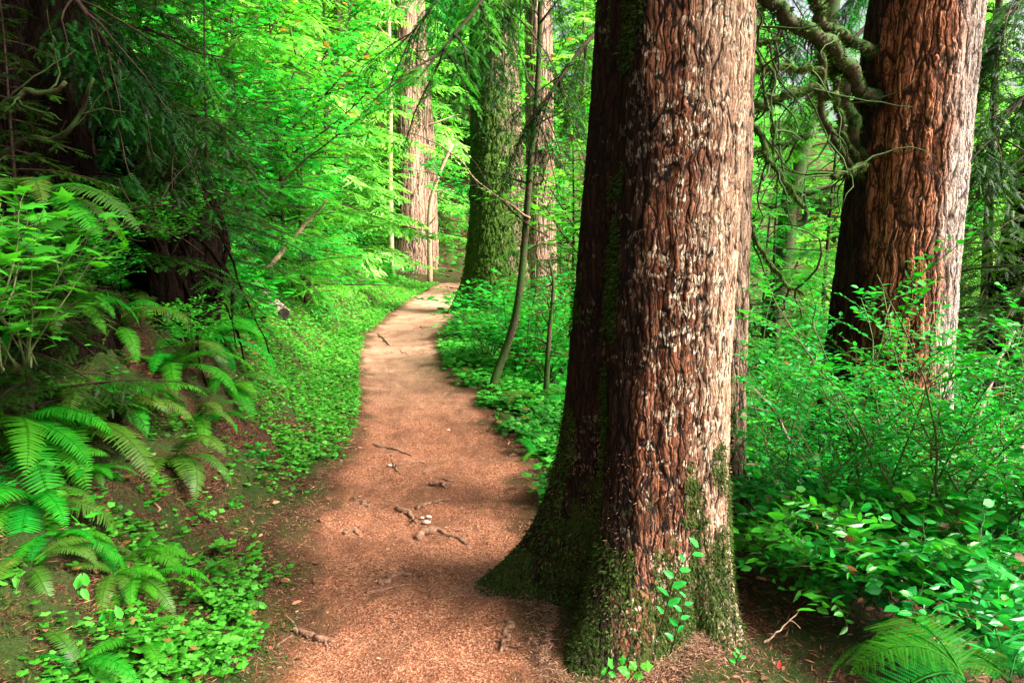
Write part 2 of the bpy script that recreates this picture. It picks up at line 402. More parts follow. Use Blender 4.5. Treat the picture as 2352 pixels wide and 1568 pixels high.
k.surf(k.bsdf(col, .9, k.bump(hh, .012, .9), spec=.15))
ground = g.build('ground', k.m, smooth=True); tag(ground, None, kind='structure')

# ------------------------------------------------------------------ trunks
def trunk_geo(cx, cy, base_z, prof, lobes=(), nth=120, nz=120, zlo=-.25, ztop=12, dense=None, face=-math.pi/2, wob=.02, seed=0, flut=0.0):
    """prof: [(z, radius, dx, dy)], lobes: (azimuth, amount, width, height)"""
    if dense:
        z = np.concatenate([np.linspace(zlo, dense, int(nz*.92)), np.linspace(dense, ztop, max(6, int(nz*.08)))[1:]])
        m = int(nth*.75); th = np.concatenate([np.linspace(face-1.75, face+1.75, m), np.linspace(face+1.75, face-1.75+2*np.pi, nth-m+2)[1:-1]])
    else:
        z = np.linspace(zlo, ztop, nz); th = np.linspace(0, 2*np.pi, nth, endpoint=False)
    pz = np.array([p[0] for p in prof]); R = np.interp(z, pz, [p[1] for p in prof])
    DX = np.interp(z, pz, [p[2] for p in prof]); DY = np.interp(z, pz, [p[3] for p in prof])
    T, Z = np.meshgrid(th, z)
    RR = np.repeat(R[:, None], len(th), 1)
    for a, amt, w, hgt in lobes:
        d = (T-a+np.pi) % (2*np.pi)-np.pi
        RR = RR+amt*np.exp(-(d/w)**2)*(np.exp(-np.clip(Z, -.1, None)/hgt) if hgt else 1)
    c, s_ = np.cos(T), np.sin(T)
    RR = RR*(1+(fbm(c*1.5+seed, s_*1.5, Z*.9, 3)-.5)*wob*2*2)
    if flut: RR = RR+flut*(fbm(c*5+seed, s_*5, Z*.35, 2)-.5)
    X = DX[:, None]+RR*c; Y = DY[:, None]+RR*s_
    V = np.stack([X, Y, Z], -1).reshape(-1, 3); n, m = len(z), len(th)
    i = np.arange(n-1)[:, None]*m; j = np.arange(m)[None]; j2 = (j+1) % m
    g = Geo(); g.add(V, np.stack([i+j, i+j2, i+m+j2, i+m+j], -1).reshape(-1, 4)); return g

B_main = bark_mat('furrowed_bark', ((.07, .024, .012), (.21, .078, .040), (.37, .17, .098)), 30, .15, .011, ((.012, .024, .003), (.055, .085, .016)), -.04, moss_z=(0, 1.1, .40), lichen=.12, moss_az=(math.radians(195), .10), gray_lit_az=(math.radians(-20), .52, 1.0, (.30, .15, .09), (.62, .42, .29)), shade_stain_az=(math.radians(180), .14, .40))
B_right = bark_mat('red_brown_bark', ((.15, .046, .020), (.31, .108, .050), (.46, .20, .105)), 21, .13, .014, ((.02, .04, .006), (.07, .12, .02)), -.06, moss_z=(0, .9, .3), crev=(.03, .012, .006), shade_stain_az=(math.radians(155), .42, .72), gray_lit_az=(math.radians(-15), .40, .92, (.17, .12, .10), (.44, .38, .34)), fine=1.8)
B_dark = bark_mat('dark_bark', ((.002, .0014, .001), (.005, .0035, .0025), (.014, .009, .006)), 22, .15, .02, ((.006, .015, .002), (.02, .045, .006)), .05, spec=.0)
B_moss = bark_mat('moss_covered_bark', ((.07, .04, .025), (.20, .13, .09), (.34, .24, .17)), 9, .4, .05, ((.015, .05, .004), (.10, .22, .02)), .30, moss_az=(math.radians(200), .30), moss_z=(0, 5, .2))
B_pale = bark_mat('pale_cedar_bark', ((.10, .055, .035), (.25, .145, .10), (.38, .26, .19)), 12, .06, .02)
B_back = bark_mat('grey_brown_bark', ((.06, .035, .022), (.18, .11, .075), (.34, .23, .16)), 22, .2, .012, ((.015, .035, .004), (.08, .13, .02)), .08, moss_az=(math.radians(200), .2), moss_z=(0, 1.4, .3))

# --- needle sprays, shared by every conifer crown
def comb(n, L=1.0, w=.17):
    v = []; f = []
    for i in range(n):
        x = (i+.5)/n*L; l = w*(1-.55*i/n)
        for sgn in (-1, 1):
            b = len(v); v += [(x-.062, 0, 0), (x+.062, 0, 0), (x+.07, sgn*l, -.03)]; f.append((b, b+1, b+2) if sgn > 0 else (b+1, b, b+2))
    b = len(v); v += [(0, -.012, 0), (0, .012, 0), (L, 0, 0)]; f.append((b, b+2, b+1))
    return np.array(v, float), np.array(f)
T_comb = comb(6, 1.0, .24)
T_sliv = (np.array([(0, 0, 0), (.4, -.14, -.02), (1, 0, -.04), (.4, .14, -.02)], float), np.array([[0, 1, 2, 3]]))
T_leaf = (np.array([(0, 0, 0), (.3, 0, .0), (.72, 0, 0), (1.02, 0, -.05), (.28, -.25, .05), (.7, -.2, .04), (.28, .25, .05), (.7, .2, .04)], float),
          [np.array([[0, 4, 1], [0, 1, 6], [2, 5, 3], [2, 3, 7]]), np.array([[1, 4, 5, 2], [1, 2, 7, 6]])])
def maple():
    pts = [(0, 0)]
    for a, l in ((-100, .45), (-78, .30), (-52, .72), (-30, .45), (0, 1.0), (30, .45), (52, .72), (78, .30), (100, .45)):
        pts.append((.28+l*.75*math.cos(math.radians(a)), l*.75*math.sin(math.radians(a))))
    v = [(x, y, -.10*(x*x+y*y)) for x, y in pts]+[(.28, 0, .03)]
    n = len(pts); return np.array(v, float), np.array([(n, i, (i+1) % n) for i in range(n)])
T_maple = maple()
def lobed():
    v = [(0, 0, 0)]; m = 9
    for i in range(m):
        a = math.radians(-150+300*i/(m-1)); r = (.52 if i % 2 == 0 else .36)*(1+.15*math.cos(a)); v.append((.5+r*math.cos(a), r*math.sin(a), -.04*(i % 2)))
    v.append((.5, 0, .05)); return np.array(v, float), np.array([(m+1, i, (i+1) % (m+1)) for i in range(m+1)])
T_lobed = lobed()

def spray(g, P, L0, tm, r, step=.05, tw=.09, spread=1.0, mi=1, hang=.35, dens=1.0):
    """one conifer bough: P its axis; side twigs of length up to L0 carry rows of needle twiglets"""
    Ltot = np.linalg.norm(np.diff(P, axis=0), axis=1).sum()
    n = max(4, int(Ltot/step*dens)); t = np.sort(r.uniform(.08, 1.0, n)); pp, dd = along(P, t)
    allP = []; allD = []; allU = []; allS = []
    up = np.array([0, 0, 1.])
    for i in range(n):
        side = 1 if i % 2 else -1
        l = L0*(math.sin(math.pi*min(1, t[i]*.8+.12))**.7)*r.uniform(.6, 1.1)*(1-.5*t[i])
        if l < .05: l = .05
        lat = np.cross(up, dd[i])*side; lat = lat/(np.linalg.norm(lat)+1e-6)
        d = lat*1.0+dd[i]*.75+np.array([0, 0, r.normal(-.05, .12)])
        m = max(2, int(l/(tw*.5))); Q = curve(pp[i], d, l, m, .10, hang*.25, r)
        tt = np.linspace(.1, 1, m*2); qp, qd = along(Q, tt)
        s2 = np.where(np.arange(len(tt)) % 2, 1, -1)[:, None]
        lt = np.cross(np.broadcast_to(up, qd.shape), qd); lt = unit(lt)*s2
        D = qd*.9+lt*.75+r.normal(0, .12, qd.shape)+np.array([0, 0, -.12]); D[-1] = qd[-1]
        allP.append(qp); allD.append(D); allU.append(np.broadcast_to(up, qd.shape)+r.normal(0, .25, qd.shape)); allS.append(tw*r.uniform(.7, 1.3, len(tt))*(1-.35*tt))
    if allP:
        A = np.vstack(allP); D = np.vstack(allD); U = np.vstack(allU); Sx = np.concatenate(allS)
        base = r.uniform(.15, .75)
        g.inst(tm, frames(D, U, Sx), A, np.clip(base+r.normal(0, .16, len(A)), .09, 1), mi)

def conifer(name, H, r0, nb, lmax, zlo, tm, tw, step, mats, seed, L0=.35, label='', cat='tree', sub=8, droop=.10, up0=.15, bark=None, dens=1.0, shape=.8):
    r = np.random.default_rng(seed)
    root = thing(name, (0, 0, 0), label, cat)
    tg = Geo(); ax = curve((0, 0, -.3), (0, 0, 1), H+.3, 12, .02, 0, r); tg.tube(ax, np.linspace(r0, r0*.12, 13), sub)
    tg.build('trunk', bark or M_twig, root, True)
    g = Geo()
    for i in range(nb):
        f = (i+r.uniform(0, 1))/nb; z = zlo+(H-zlo)*f; az = i*2.399+r.normal(0, .3)
        l = lmax*((1-f)**shape*.9+.12)*r.uniform(.6, 1.15)
        p0, _ = along(ax, np.array([(z+.3)/(H+.3)])); n = 6
        B = curve(p0[0], (math.cos(az), math.sin(az), up0+r.normal(0, .1)), l, n, .05, droop, r)
        g.tube(B, np.linspace(.007*l+.003, .002, n+1), 4, .5, 0)
        spray(g, B, min(L0, l*.5), tm, r, step, tw, mi=1, dens=dens)
    g.build('crown', mats, root)
    return Stock(root)

def crown_for(root, base, z0, z1, n, lmax, seed, mat=M_hem_d):
    r = np.random.default_rng(seed); g = Geo()
    for i in range(n):
        z = r.uniform(z0, z1); az = i*2.399; l = lmax*r.uniform(.5, 1)*(1-.6*(z-z0)/(z1-z0))
        B = curve((base[0], base[1], z), (math.cos(az), math.sin(az), .1), l, 8, .05, .06, r)
        g.tube(B, np.linspace(.05, .008, 9), 5, .5, 0); spray(g, B, .9, T_sliv, r, .17, .36, mi=1)
    return g.build('crown', [M_twig, mat], root)

# --- foreground tree
bp = Vector((.575, 3.12, 0)); bp.z = -.02
t1 = thing('conifer_tree', bp, 'huge furrowed trunk in the foreground beside the trail, its mossy roots spreading onto the path', 'tree')
D = math.radians
g = trunk_geo(0, 0, 0, [(-.3, .36, 0, 0), (0, .345, .0, 0), (.5, .325, 0, 0), (1.1, .318, .0, 0), (2.5, .30, .055, 0), (6, .27, .2, 0), (14, .15, .5, 0)],
   [(D(166), .40, .36, .34), (D(-119), .38, .50, .28), (D(-50), .06, .34, .16), (D(20), .08, .4, .25), (D(80), .3, .4, .3), (D(-148), -.10, .30, .9), (D(-146), -.045, .30, 0), (D(-66), -.05, .13, .5), (D(-95), -.03, .10, .6), (D(-40), .04, .12, .5)],
   nth=640, nz=1080, zlo=-.35, ztop=14, dense=3.2, face=math.atan2(-3.1, -.57), wob=.02, seed=3, flut=.030)
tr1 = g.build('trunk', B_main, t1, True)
crown_for(t1, (.2, 0), 5.6, 13, 54, 2.6, 5)  # crown above the frame, shaped to shade the left bank
# moss tufts and needles caught on the mossy foot of the trunk (one mossy coat: a part of the tree)
def surf_samples(o, n, r, zmax, test=None):
    me = o.data; nv = len(me.vertices); co = np.empty(nv*3, np.float32); me.vertices.foreach_get('co', co); co = co.reshape(-1, 3)
    no = np.empty(nv*3, np.float32); me.vertex_normals.foreach_get('vector', no); no = no.reshape(-1, 3)
    ok = np.where((co[:, 2] < zmax) & (co[:, 2] > -.15) & (no[:, 1] < .35) & (test(co, no) if test is not None else True))[0]
    i = r.choice(ok, min(n, len(ok)*3)); return co[i].astype(float)+r.normal(0, .002, (len(i), 3)), no[i].astype(float)
r = np.random.default_rng(5)
def mtest(co, no):
    f = fbm(co[:, 0]*6, co[:, 1]*6, co[:, 2]*3, 3)
    side = -(no[:, 0]*.97+no[:, 1]*.1)
    return f + .42*np.exp(-np.clip(co[:, 2], 0, None)/.50) + .10*side*(side > .8) - .22*sstep(.9, 1.5, co[:, 2])*(side < .85) > .735
p, n_ = surf_samples(tr1, 20000, r, 2.6, mtest)
g = Geo(); Dn = n_*.55+r.normal(0, .45, n_.shape)+np.array([0, 0, -.7])
g.inst(T_sliv, frames(Dn, n_, r.uniform(.010, .026, len(p))), p+n_*.004, np.clip(r.normal(.45, .25, len(p)), .09, 1))
g.build('moss_coat', M_moss, t1)['kind'] = 'stuff'
p, n_ = surf_samples(tr1, 1900, r, .75)
g = Geo(); g.inst(T_sliv, frames(r.normal(0, 1, p.shape)+[0, 0, -1], n_, r.uniform(.008, .022, len(p)), r.uniform(.004, .010, len(p))), p+n_*.008, r.uniform(.3, 1, len(p)))
kk = NT('fallen_needles'); kk.surf(kk.bsdf(kk.ramp(kk.attr(), [(0, (.08, .032, .017)), (.5, (.24, .11, .06)), (1, (.48, .30, .19))]), .7)); M_litter = kk.m
g.build('caught_needles', M_litter, t1)['kind'] = 'stuff'

def tree(name, label, base, prof, lobes, mat, nth, nz, ztop=12, dense=None, crown=None, seed=1, group=None, wob=.02, flut=.02):
    t = thing(name, base, label, 'tree', group)
    g = trunk_geo(0, 0, 0, prof, lobes, nth, nz, -.5, ztop, dense, math.atan2(-base[1], -base[0]), wob, seed, flut)
    g.build('trunk', mat, t, True)
    if crown: crown_for(t, (prof[-1][2], prof[-1][3]), *crown, seed)
    return t
def at(px, y, dz=0):
    p = W(px, 560, y); return Vector((p.x, y, gzf(p.x, y)+dz))
# second trunk right behind it
b = at(1632, 4.25)
t2 = tree('conifer_tree', 'slender grey-brown trunk half hidden right behind the huge foreground trunk', b, [(-.5, .25, 0, 0), (0, .23, 0, 0), (3, .2, -.02, 0), (13, .1, -.1, 0)], [(D(-30), .1, .4, .25), (D(-120), .1, .4, .25)], B_back, 260, 420, 13, 3.6, (8, 13, 10, 2.4), 7)
# right tree
b = at(2050, 5.2)
lx = (W(2130, 0, 5.2)-W(2062, 700, 5.2)).x
zt = W(2130, 0, 5.2).z
b.z -= .1
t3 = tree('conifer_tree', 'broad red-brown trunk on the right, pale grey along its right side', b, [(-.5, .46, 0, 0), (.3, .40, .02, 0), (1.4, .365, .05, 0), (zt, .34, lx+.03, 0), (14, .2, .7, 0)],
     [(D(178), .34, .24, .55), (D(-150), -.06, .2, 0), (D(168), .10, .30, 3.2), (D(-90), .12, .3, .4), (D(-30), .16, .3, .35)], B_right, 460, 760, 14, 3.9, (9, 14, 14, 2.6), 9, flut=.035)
# mossy tree by the bend
b = at(1143, 15.4)
t4 = tree('conifer_tree', 'thick moss-covered trunk standing at the bend of the trail', b, [(-.5, .75, 0, 0), (0, .68, 0, 0), (1.2, .56, 0, 0), (3, .50, 0, 0), (6, .42, -.08, 0), (14, .25, -.1, 0)], [(D(180), .35, .35, .5), (D(-60), .3, .4, .5)], B_moss, 240, 300, 14, 7, (9, 14, 14, 3.6), 12)
p, n_ = surf_samples([c for c in t4.children if c.name.startswith('trunk')][0], 9000, r, 6.5)
g = Geo(); g.inst(T_sliv, frames(n_*.6+r.normal(0, .5, p.shape)+[0, 0, -.6], n_, r.uniform(.04, .10, len(p))), p, np.clip(r.normal(.5, .25, len(p)), .09, 1))
g.build('moss_coat', M_moss, t4)['kind'] = 'stuff'
# pale pair up the trail
b = at(945, 25.5); b.z -= .25
t5 = tree('conifer_tree', 'straight pale trunk on the left bank where the trail narrows, left one of the pair', b, [(-.5, .85, 0, 0), (0, .62, .1, 0), (1.5, .5, .05, 0), (4.2, .42, .0, 0), (9.5, .33, -.05, 0), (16, .25, 0, 0)], [(D(200), .4, .5, .6)], B_pale, 120, 220, 16, 11, (10.5, 16, 16, 3.5), 14)
b = at(980, 26.4); b.z -= .25
t6 = tree('conifer_tree', 'browner trunk leaning close behind the straight pale trunk, right one of the pair', b, [(-.5, .5, 0, 0), (0, .42, 0, 0), (4, .34, 0, 0), (9.5, .26, -.25, 0), (16, .15, -.4, 0)], [], B_pale, 80, 200, 16, 11, (11, 16, 12, 3), 15)
for t, lst in ((t5, ((-1, 7.9, 1.5), (1, 7.1, 1.2), (-1, 6.6, 1.3), (1, 6.9, .9), (1, 7.8, .8))), (t6, ((1, 3.6, 1.0), (1, 4.9, .9), (1, 2.7, .7), (-1, 6.1, .5)))):
    for sx, z, l in lst:
        g = Geo(); B = curve((0, -.2, z), (sx, -.35, .08), l+.3, 7, .12, .02, r); g.tube(B, np.linspace(.05, .015, 8), 5); g.build('dead_branch', M_twigp, t, True)
b = at(1243, 19.5)
t7 = tree('conifer_tree', 'stringy pale brown trunk farther back between the mossy trunk and the foreground trunk', b, [(-.5, .45, 0, 0), (0, .42, 0, 0), (3, .36, -.02, 0), (8, .32, -.12, 0), (15, .2, -.2, 0)], [], B_pale, 90, 200, 15, 9, (9, 15, 12, 3.2), 17)
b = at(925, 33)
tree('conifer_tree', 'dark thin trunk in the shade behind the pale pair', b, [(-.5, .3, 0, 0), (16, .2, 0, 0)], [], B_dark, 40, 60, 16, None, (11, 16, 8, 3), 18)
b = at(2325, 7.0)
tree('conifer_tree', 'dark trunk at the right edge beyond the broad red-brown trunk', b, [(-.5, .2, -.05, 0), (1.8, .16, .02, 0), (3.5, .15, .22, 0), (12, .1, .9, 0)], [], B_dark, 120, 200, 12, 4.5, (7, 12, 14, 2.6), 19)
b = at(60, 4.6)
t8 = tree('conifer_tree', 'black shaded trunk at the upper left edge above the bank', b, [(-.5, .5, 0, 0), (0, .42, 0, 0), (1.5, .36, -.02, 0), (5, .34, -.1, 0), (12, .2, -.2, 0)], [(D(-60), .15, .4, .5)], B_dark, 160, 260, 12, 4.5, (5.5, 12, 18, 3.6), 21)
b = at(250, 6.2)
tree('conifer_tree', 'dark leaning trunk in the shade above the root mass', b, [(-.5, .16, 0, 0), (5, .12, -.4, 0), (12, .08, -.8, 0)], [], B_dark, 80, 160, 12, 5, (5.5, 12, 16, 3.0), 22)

# unseen trees added around the viewpoint, crowns placed to shade the bank
for i, (x, y, z0, n, l, lb) in enumerate(((-3.6, .6, 3.9, 64, 4.2, 'unseen conifer added left of the viewpoint to shade the bank'), (-1.9, -2.6, 4.8, 36, 3.8, 'unseen conifer added behind the viewpoint on the left for its shade'), (-6.0, 3.6, 5.5, 40, 4.2, 'unseen conifer added farther up the left bank for its shade'), (6.6, 0.5, 8.2, 110, 2.9, 'unseen conifer added at the right, its crown shading the left bank'))):
    b = Vector((x, y, gzf(x, y)-.1)); t = thing('conifer_tree', b, lb, 'tree', 'unseen conifers added for their shade')
    trunk_geo(0, 0, 0, [(-.5, .35, 0, 0), (13, .1, 0, 0)], [], 24, 20, -.5, 13).build('trunk', B_back, t, True); crown_for(t, (0, 0), z0, 13, n, l, 60+i)

# thin stems
def stem(name, label, cat, pts, rad, mat, nseg=24, branches=0, bl=.5, seed=0, leaf=None):
    q0 = pts[0]; gq = gzf(q0[0], q0[1])
    if q0[2] > gq+.05: pts = [Vector((q0[0], q0[1], gq-.1)), Vector((q0[0], q0[1], (gq+q0[2])/2))]+list(pts)
    P = resample(pts, nseg); base = P[0]
    t = thing(name, tuple(base), label, cat); g = Geo(); g.tube(P-base, np.linspace(rad[0], rad[1], nseg), 8)
    if branches:
        rr = np.random.default_rng(seed)
        for i in range(branches):
            p, d = along(P-base, np.array([rr.uniform(.3, 1)])); a = rr.uniform(0, 6.28)
            B = curve(p[0], (math.cos(a), math.sin(a), rr.uniform(-.1, .7)), bl*rr.uniform(.4, 1), 7, .25, 0, rr); g.tube(B, np.linspace(rad[1]*.6+.002, .002, 8), 4)
            for j in range(3):
                p2, _ = along(B, np.array([rr.uniform(.3, .9)])); B2 = curve(p2[0], rr.normal(0, 1, 3), bl*.35, 5, .25, 0, rr); g.tube(B2, np.linspace(.004, .0015, 6), 3)
    g.build('trunk', mat, t, True)
    return t
b = hit(1128, 905)
stem('sapling', 'thin dark curved sapling leaning over the leafy bushes right of the trail', 'tree', [b-Vector((0, 0, .1))]+[W(x, y, b.y+dy) for x, y, dy in ((1130, 880, 0), (1150, 835, .1), (1183, 740, .1), (1198, 640, .1), (1207, 530, .1), (1214, 430, 0), (1226, 300, 0), (1236, 190, 0), (1240, 60, 0), (1243, -200, 0))], (.046, .018), M_mossbranch, 40, 10, .9, 3)
b = W(1250, 940, 7.2)
stem('sapling', 'dead bare sapling with crooked twigs beside the huge trunk', 'tree', [W(x, y, 7.2) for x, y in ((1252, 950), (1256, 860), (1262, 760), (1270, 680), (1272, 640), (1262, 600))], (.035, .012), M_mossbranch, 24, 12, .5, 4)
stem('sapling', 'pale spotted young trunk left of the pale pair', 'tree', [W(x, y, 24) for x, y in ((895, 400), (897, 250), (893, 100), (892, -60))], (.09, .06), M_twigp, 16, 8, 1.2, 6)
stem('sapling', 'pale dead stem slanting up just right of the pale pair', 'tree', [W(x, y, 24) for x, y in ((985, 470), (1000, 420), (1020, 370), (1040, 330))], (.09, .05), M_twigp, 16, 3, .8, 7)
stem('sapling', 'grey mossy trunk slanting through the gap behind the mossy branches', 'tree', [W(x, y, 8.5) for x, y in ((1770, 720), (1800, 600), (1810, 480), (1830, 380), (1860, 270), (1895, 130), (1910, 0), (1920, -100))], (.11, .09), M_mossbranch, 24, 8, .8, 8)
stem('sapling', 'thin dark stem behind the grey side of the broad trunk', 'tree', [W(x, y, 8) for x, y in ((2262, 720), (2266, 560), (2280, 330), (2290, 100), (2300, -80))], (.05, .035), M_mossbranch, 24, 10, .9, 9)
for i, (xs, dd, lb) in enumerate((((545, 530, 512), 10, 'thin young stem among the bright leaves at upper left'), ((745, 748, 742), 16, 'thin straight stem in the bright foliage left of centre'), ((690, 700, 640), 12, 'thin crooked stem rising from the middle of the left thicket'))):
    stem('sapling', lb, 'tree', [W(xs[0], 420, dd), W(xs[1], 200, dd), W(xs[2], -40, dd)], (.018*dd/8, .012*dd/8), M_mossbranch, 14, 8, 1.0, 30+i)

# mossy branches between the two big trunks (measured in the 700 px detail view)
def Z(zx, zy, d): return W((2900+zx*.4464)*2352/4096, zy*.4464*2352/4096, d)
def branch(parent, pts, rad, d0, d1, name='branch', mat=M_mossbranch, fuzz=True, tw=5, seed=0):
    n = len(pts); P = resample([Z(x, y, d0+(d1-d0)*i/(n-1)) for i, (x, y) in enumerate(pts)], 34)
    loc = np.array(parent.location); P = P-loc; rr = np.random.default_rng(seed+50)
    P[1:-1] += np.stack([vnoise(np.arange(32)*.4, seed+9*q) for q in range(3)], -1)*rad[0]*1.2-rad[0]*.6
    rad = (rad[0]*.82, rad[1]*.82); g = Geo(); R = np.linspace(rad[0], rad[1], 34)*(.85+.3*vnoise(np.arange(34)*.35, seed*3.1)); g.tube(P, R, 10)
    for i in range(tw):
        p, d = along(P, np.array([rr.uniform(.15, .95)])); B = curve(p[0], rr.normal(0, 1, 3)+[0, 0, -.5], rr.uniform(.25, .7), 8, .22, .04, rr); g.tube(B, np.linspace(.008, .002, 9), 4)
    o = g.build(name, mat, parent, True)
    if fuzz: # ragged moss
        tw = 0
    if fuzz:
        g = Geo(); rad = (rad[0], rad[1]); m = int(1900*rad[0]/.04); t = rr.uniform(0, 1, m); p, d = along(P, t); q = unit(np.cross(d, rr.normal(0, 1, d.shape)))
        g.inst(T_sliv, frames(q*.5+[0, 0, -.5]+d*.6, q, rr.uniform(.010, .032, m)), p+q*(np.interp(t, [0, 1], rad)[:, None]), np.clip(rr.normal(.5, .25, m), .09, 1))
        mo = g.build('moss', M_moss, o); mo['kind'] = 'stuff'
    return o
BR = [([(1310, 880), (1270, 860), (1170, 740), (1060, 600), (1010, 480), (1000, 430), (860, 370), (720, 270), (560, 140), (400, 0), (300, -90)], (.055, .05), 5.1, 4.6),
      ([(1330, 450), (1290, 440), (1150, 370), (1080, 290), (960, 250), (870, 190), (850, 60), (800, -60)], (.045, .03), 5.1, 4.7),
      ([(1260, 1440), (1210, 1370), (1170, 1300), (1140, 1150), (1110, 950), (1080, 800), (1000, 640), (930, 470), (870, 300), (850, 150), (820, -50)], (.045, .05), 5.15, 4.9),
      ([(1240, 1600), (1150, 1520), (1060, 1390), (960, 1220), (900, 1100), (865, 900), (870, 780), (890, 620), (850, 480)], (.022, .03), 5.1, 4.8),
      ([(1240, 1500), (1190, 1450), (1090, 1250), (1030, 1080), (990, 930), (1000, 780), (1010, 700)], (.022, .022), 5.1, 4.9),
      ([(1250, 1490), (1190, 1500), (1100, 1545), (960, 1570)], (.026, .012), 5.0, 4.7)]
for i, a in enumerate(BR): branch(t3, *a, seed=i)
BR = [([(180, 985), (240, 960), (400, 910), (620, 800), (780, 790), (1000, 840)], (.036, .022), 4.3, 4.5),
      ([(180, 630), (240, 625), (500, 610), (740, 600), (880, 650)], (.024, .018), 4.3, 4.5),
      ([(180, 1370), (210, 1360), (400, 1300), (640, 1240), (760, 1200)], (.022, .010), 4.3, 4.5),
      ([(200, 1060), (240, 1100), (310, 1200), (350, 1370), (450, 1530), (560, 1650), (700, 1850)], (.022, .014), 4.3, 4.1),
      ([(190, 1900), (230, 1980), (300, 2200), (420, 2400), (560, 2560), (700, 2620)], (.016, .008), 4.3, 4.0),
      ([(180, 400), (240, 390), (480, 340)], (.012, .008), 4.3, 4.3),
      ([(240, 380), (330, 560), (340, 800), (400, 980), (440, 1150), (430, 1400)], (.010, .006), 4.2, 4.2),
      ([(190, 260), (250, 150), (390, -30)], (.045, .035), 4.4, 4.9)]
for i, a in enumerate(BR): branch(t2, *a, seed=20+i)
# mossy limbs at the upper left
def limb(label, pts, rad, mat=M_mossbranch, name='fallen_branch', n=30, seed=0, tw=4, cat='branch', parent=None, twl=.5):
    P = resample(pts, n); rr = np.random.default_rng(seed+90); b = P[0].copy(); P = P-b
    P[1:-1] += np.stack([vnoise(np.arange(n-2)*.35, seed+9*q) for q in range(3)], -1)*rad[0]*1.6-rad[0]*.8; g = Geo(); g.tube(P, np.linspace(rad[0], rad[1], n)*(.85+.3*vnoise(np.arange(n)*.4, seed)), 8)
    for i in range(tw):
        p, d = along(P, np.array([rr.uniform(.2, .95)])); B = curve(p[0], d[0]+rr.normal(0, .8, 3), twl*rr.uniform(.4, 1), 7, .2, .0, rr); g.tube(B, np.linspace(rad[1]*.7, .0015, 8), 4)
    o = g.build(name, mat, parent, True)
    if parent is None: o.location = tuple(b); tag(o, label, cat)
    else: o.location = Vector(b)-parent.location
    return o
limb(None, [W(-60, 380, 4.1), W(60, 325, 4.0), W(110, 318, 3.9), W(150, 300, 3.8), W(185, 250, 3.8), W(215, 180, 3.7)], (.022, .007), name='branch', parent=t8, seed=1)
limb(None, [W(-80, 290, 3.9), W(0, 240, 3.8), W(60, 212, 3.7), W(150, 188, 3.7)], (.026, .010), name='branch', parent=t8, seed=2)
limb('bare forked twig reaching right from the dark root mass', [W(70, 560, 4.2), W(150, 535, 4.0), W(230, 505, 3.9), W(310, 480, 3.9), W(360, 470, 3.9), W(390, 468, 3.9)], (.010, .004), M_twig, seed=3)
limb('thin bare twig below the forked twig', [W(90, 560, 4.15), W(170, 535, 4.0), W(225, 522, 3.95), W(250, 518, 3.9), W(300, 512, 3.9)], (.008, .003), M_twig, seed=4)
limb('pale dead stick leaning diagonally on the left bank', [hit(585, 668), W(590, 640, hit(585, 668).y), W(640, 590, hit(585, 668).y), W(700, 515, hit(585, 668).y), W(750, 460, hit(585, 668).y-.1)], (.034, .014), M_twigp, seed=5, tw=2, twl=.2)

# cut log end
b = hit(655, 745)+Vector((0, 0, .05)); 
lg = thing('fallen_log', tuple(b), 'short sawn log sticking out of the left bank above the clover verge', 'log')
P = np.array([tuple(W(650, 722, b.y)), tuple(W(615, 690, b.y+.25)), tuple(W(560, 648, b.y+.7)), tuple(W(500, 600, b.y+1.3))]); P = resample(P, 14)-np.array(b)
g = Geo(); g.tube(P, np.full(14, .10)*(1+r.normal(0, .03, 14)), 18); g.build('bark', M_log, lg, True)
d = unit(P[0]-P[1]); g = Geo(); g.tube(np.array([P[0]-d*.02, P[0]+d*.004]), [.088, .088], 18); g.build('cut_end', M_cut, lg)

# ------------------------------------------------------------------ dark root mass on the left bank
b = Vector((-2.75, 5.9, 0)); b.z = gzf(b.x, b.y)
rm = thing('tree_stump', b, 'dark rotting stump with hanging mossy roots in the left bank', 'stump')
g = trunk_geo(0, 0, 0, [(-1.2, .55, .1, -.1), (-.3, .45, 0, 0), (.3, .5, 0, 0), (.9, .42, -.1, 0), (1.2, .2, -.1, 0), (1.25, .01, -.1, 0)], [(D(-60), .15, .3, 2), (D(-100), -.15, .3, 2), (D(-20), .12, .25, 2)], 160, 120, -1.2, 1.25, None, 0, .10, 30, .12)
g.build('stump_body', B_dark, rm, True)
for i in range(16):
    a = D(-135+i*8+random.Random(i).uniform(-4, 4)); rr = np.random.default_rng(300+i)
    B = curve((.42*math.cos(a), .42*math.sin(a), rr.uniform(.2, .9)), (math.cos(a)*.6, math.sin(a)*.6, -.6), rr.uniform(.9, 1.7), 12, .18, .18, rr)
    g = Geo(); g.tube(B, np.linspace(rr.uniform(.012, .032), .004, 13), 7); g.build('root', B_dark, rm, True)

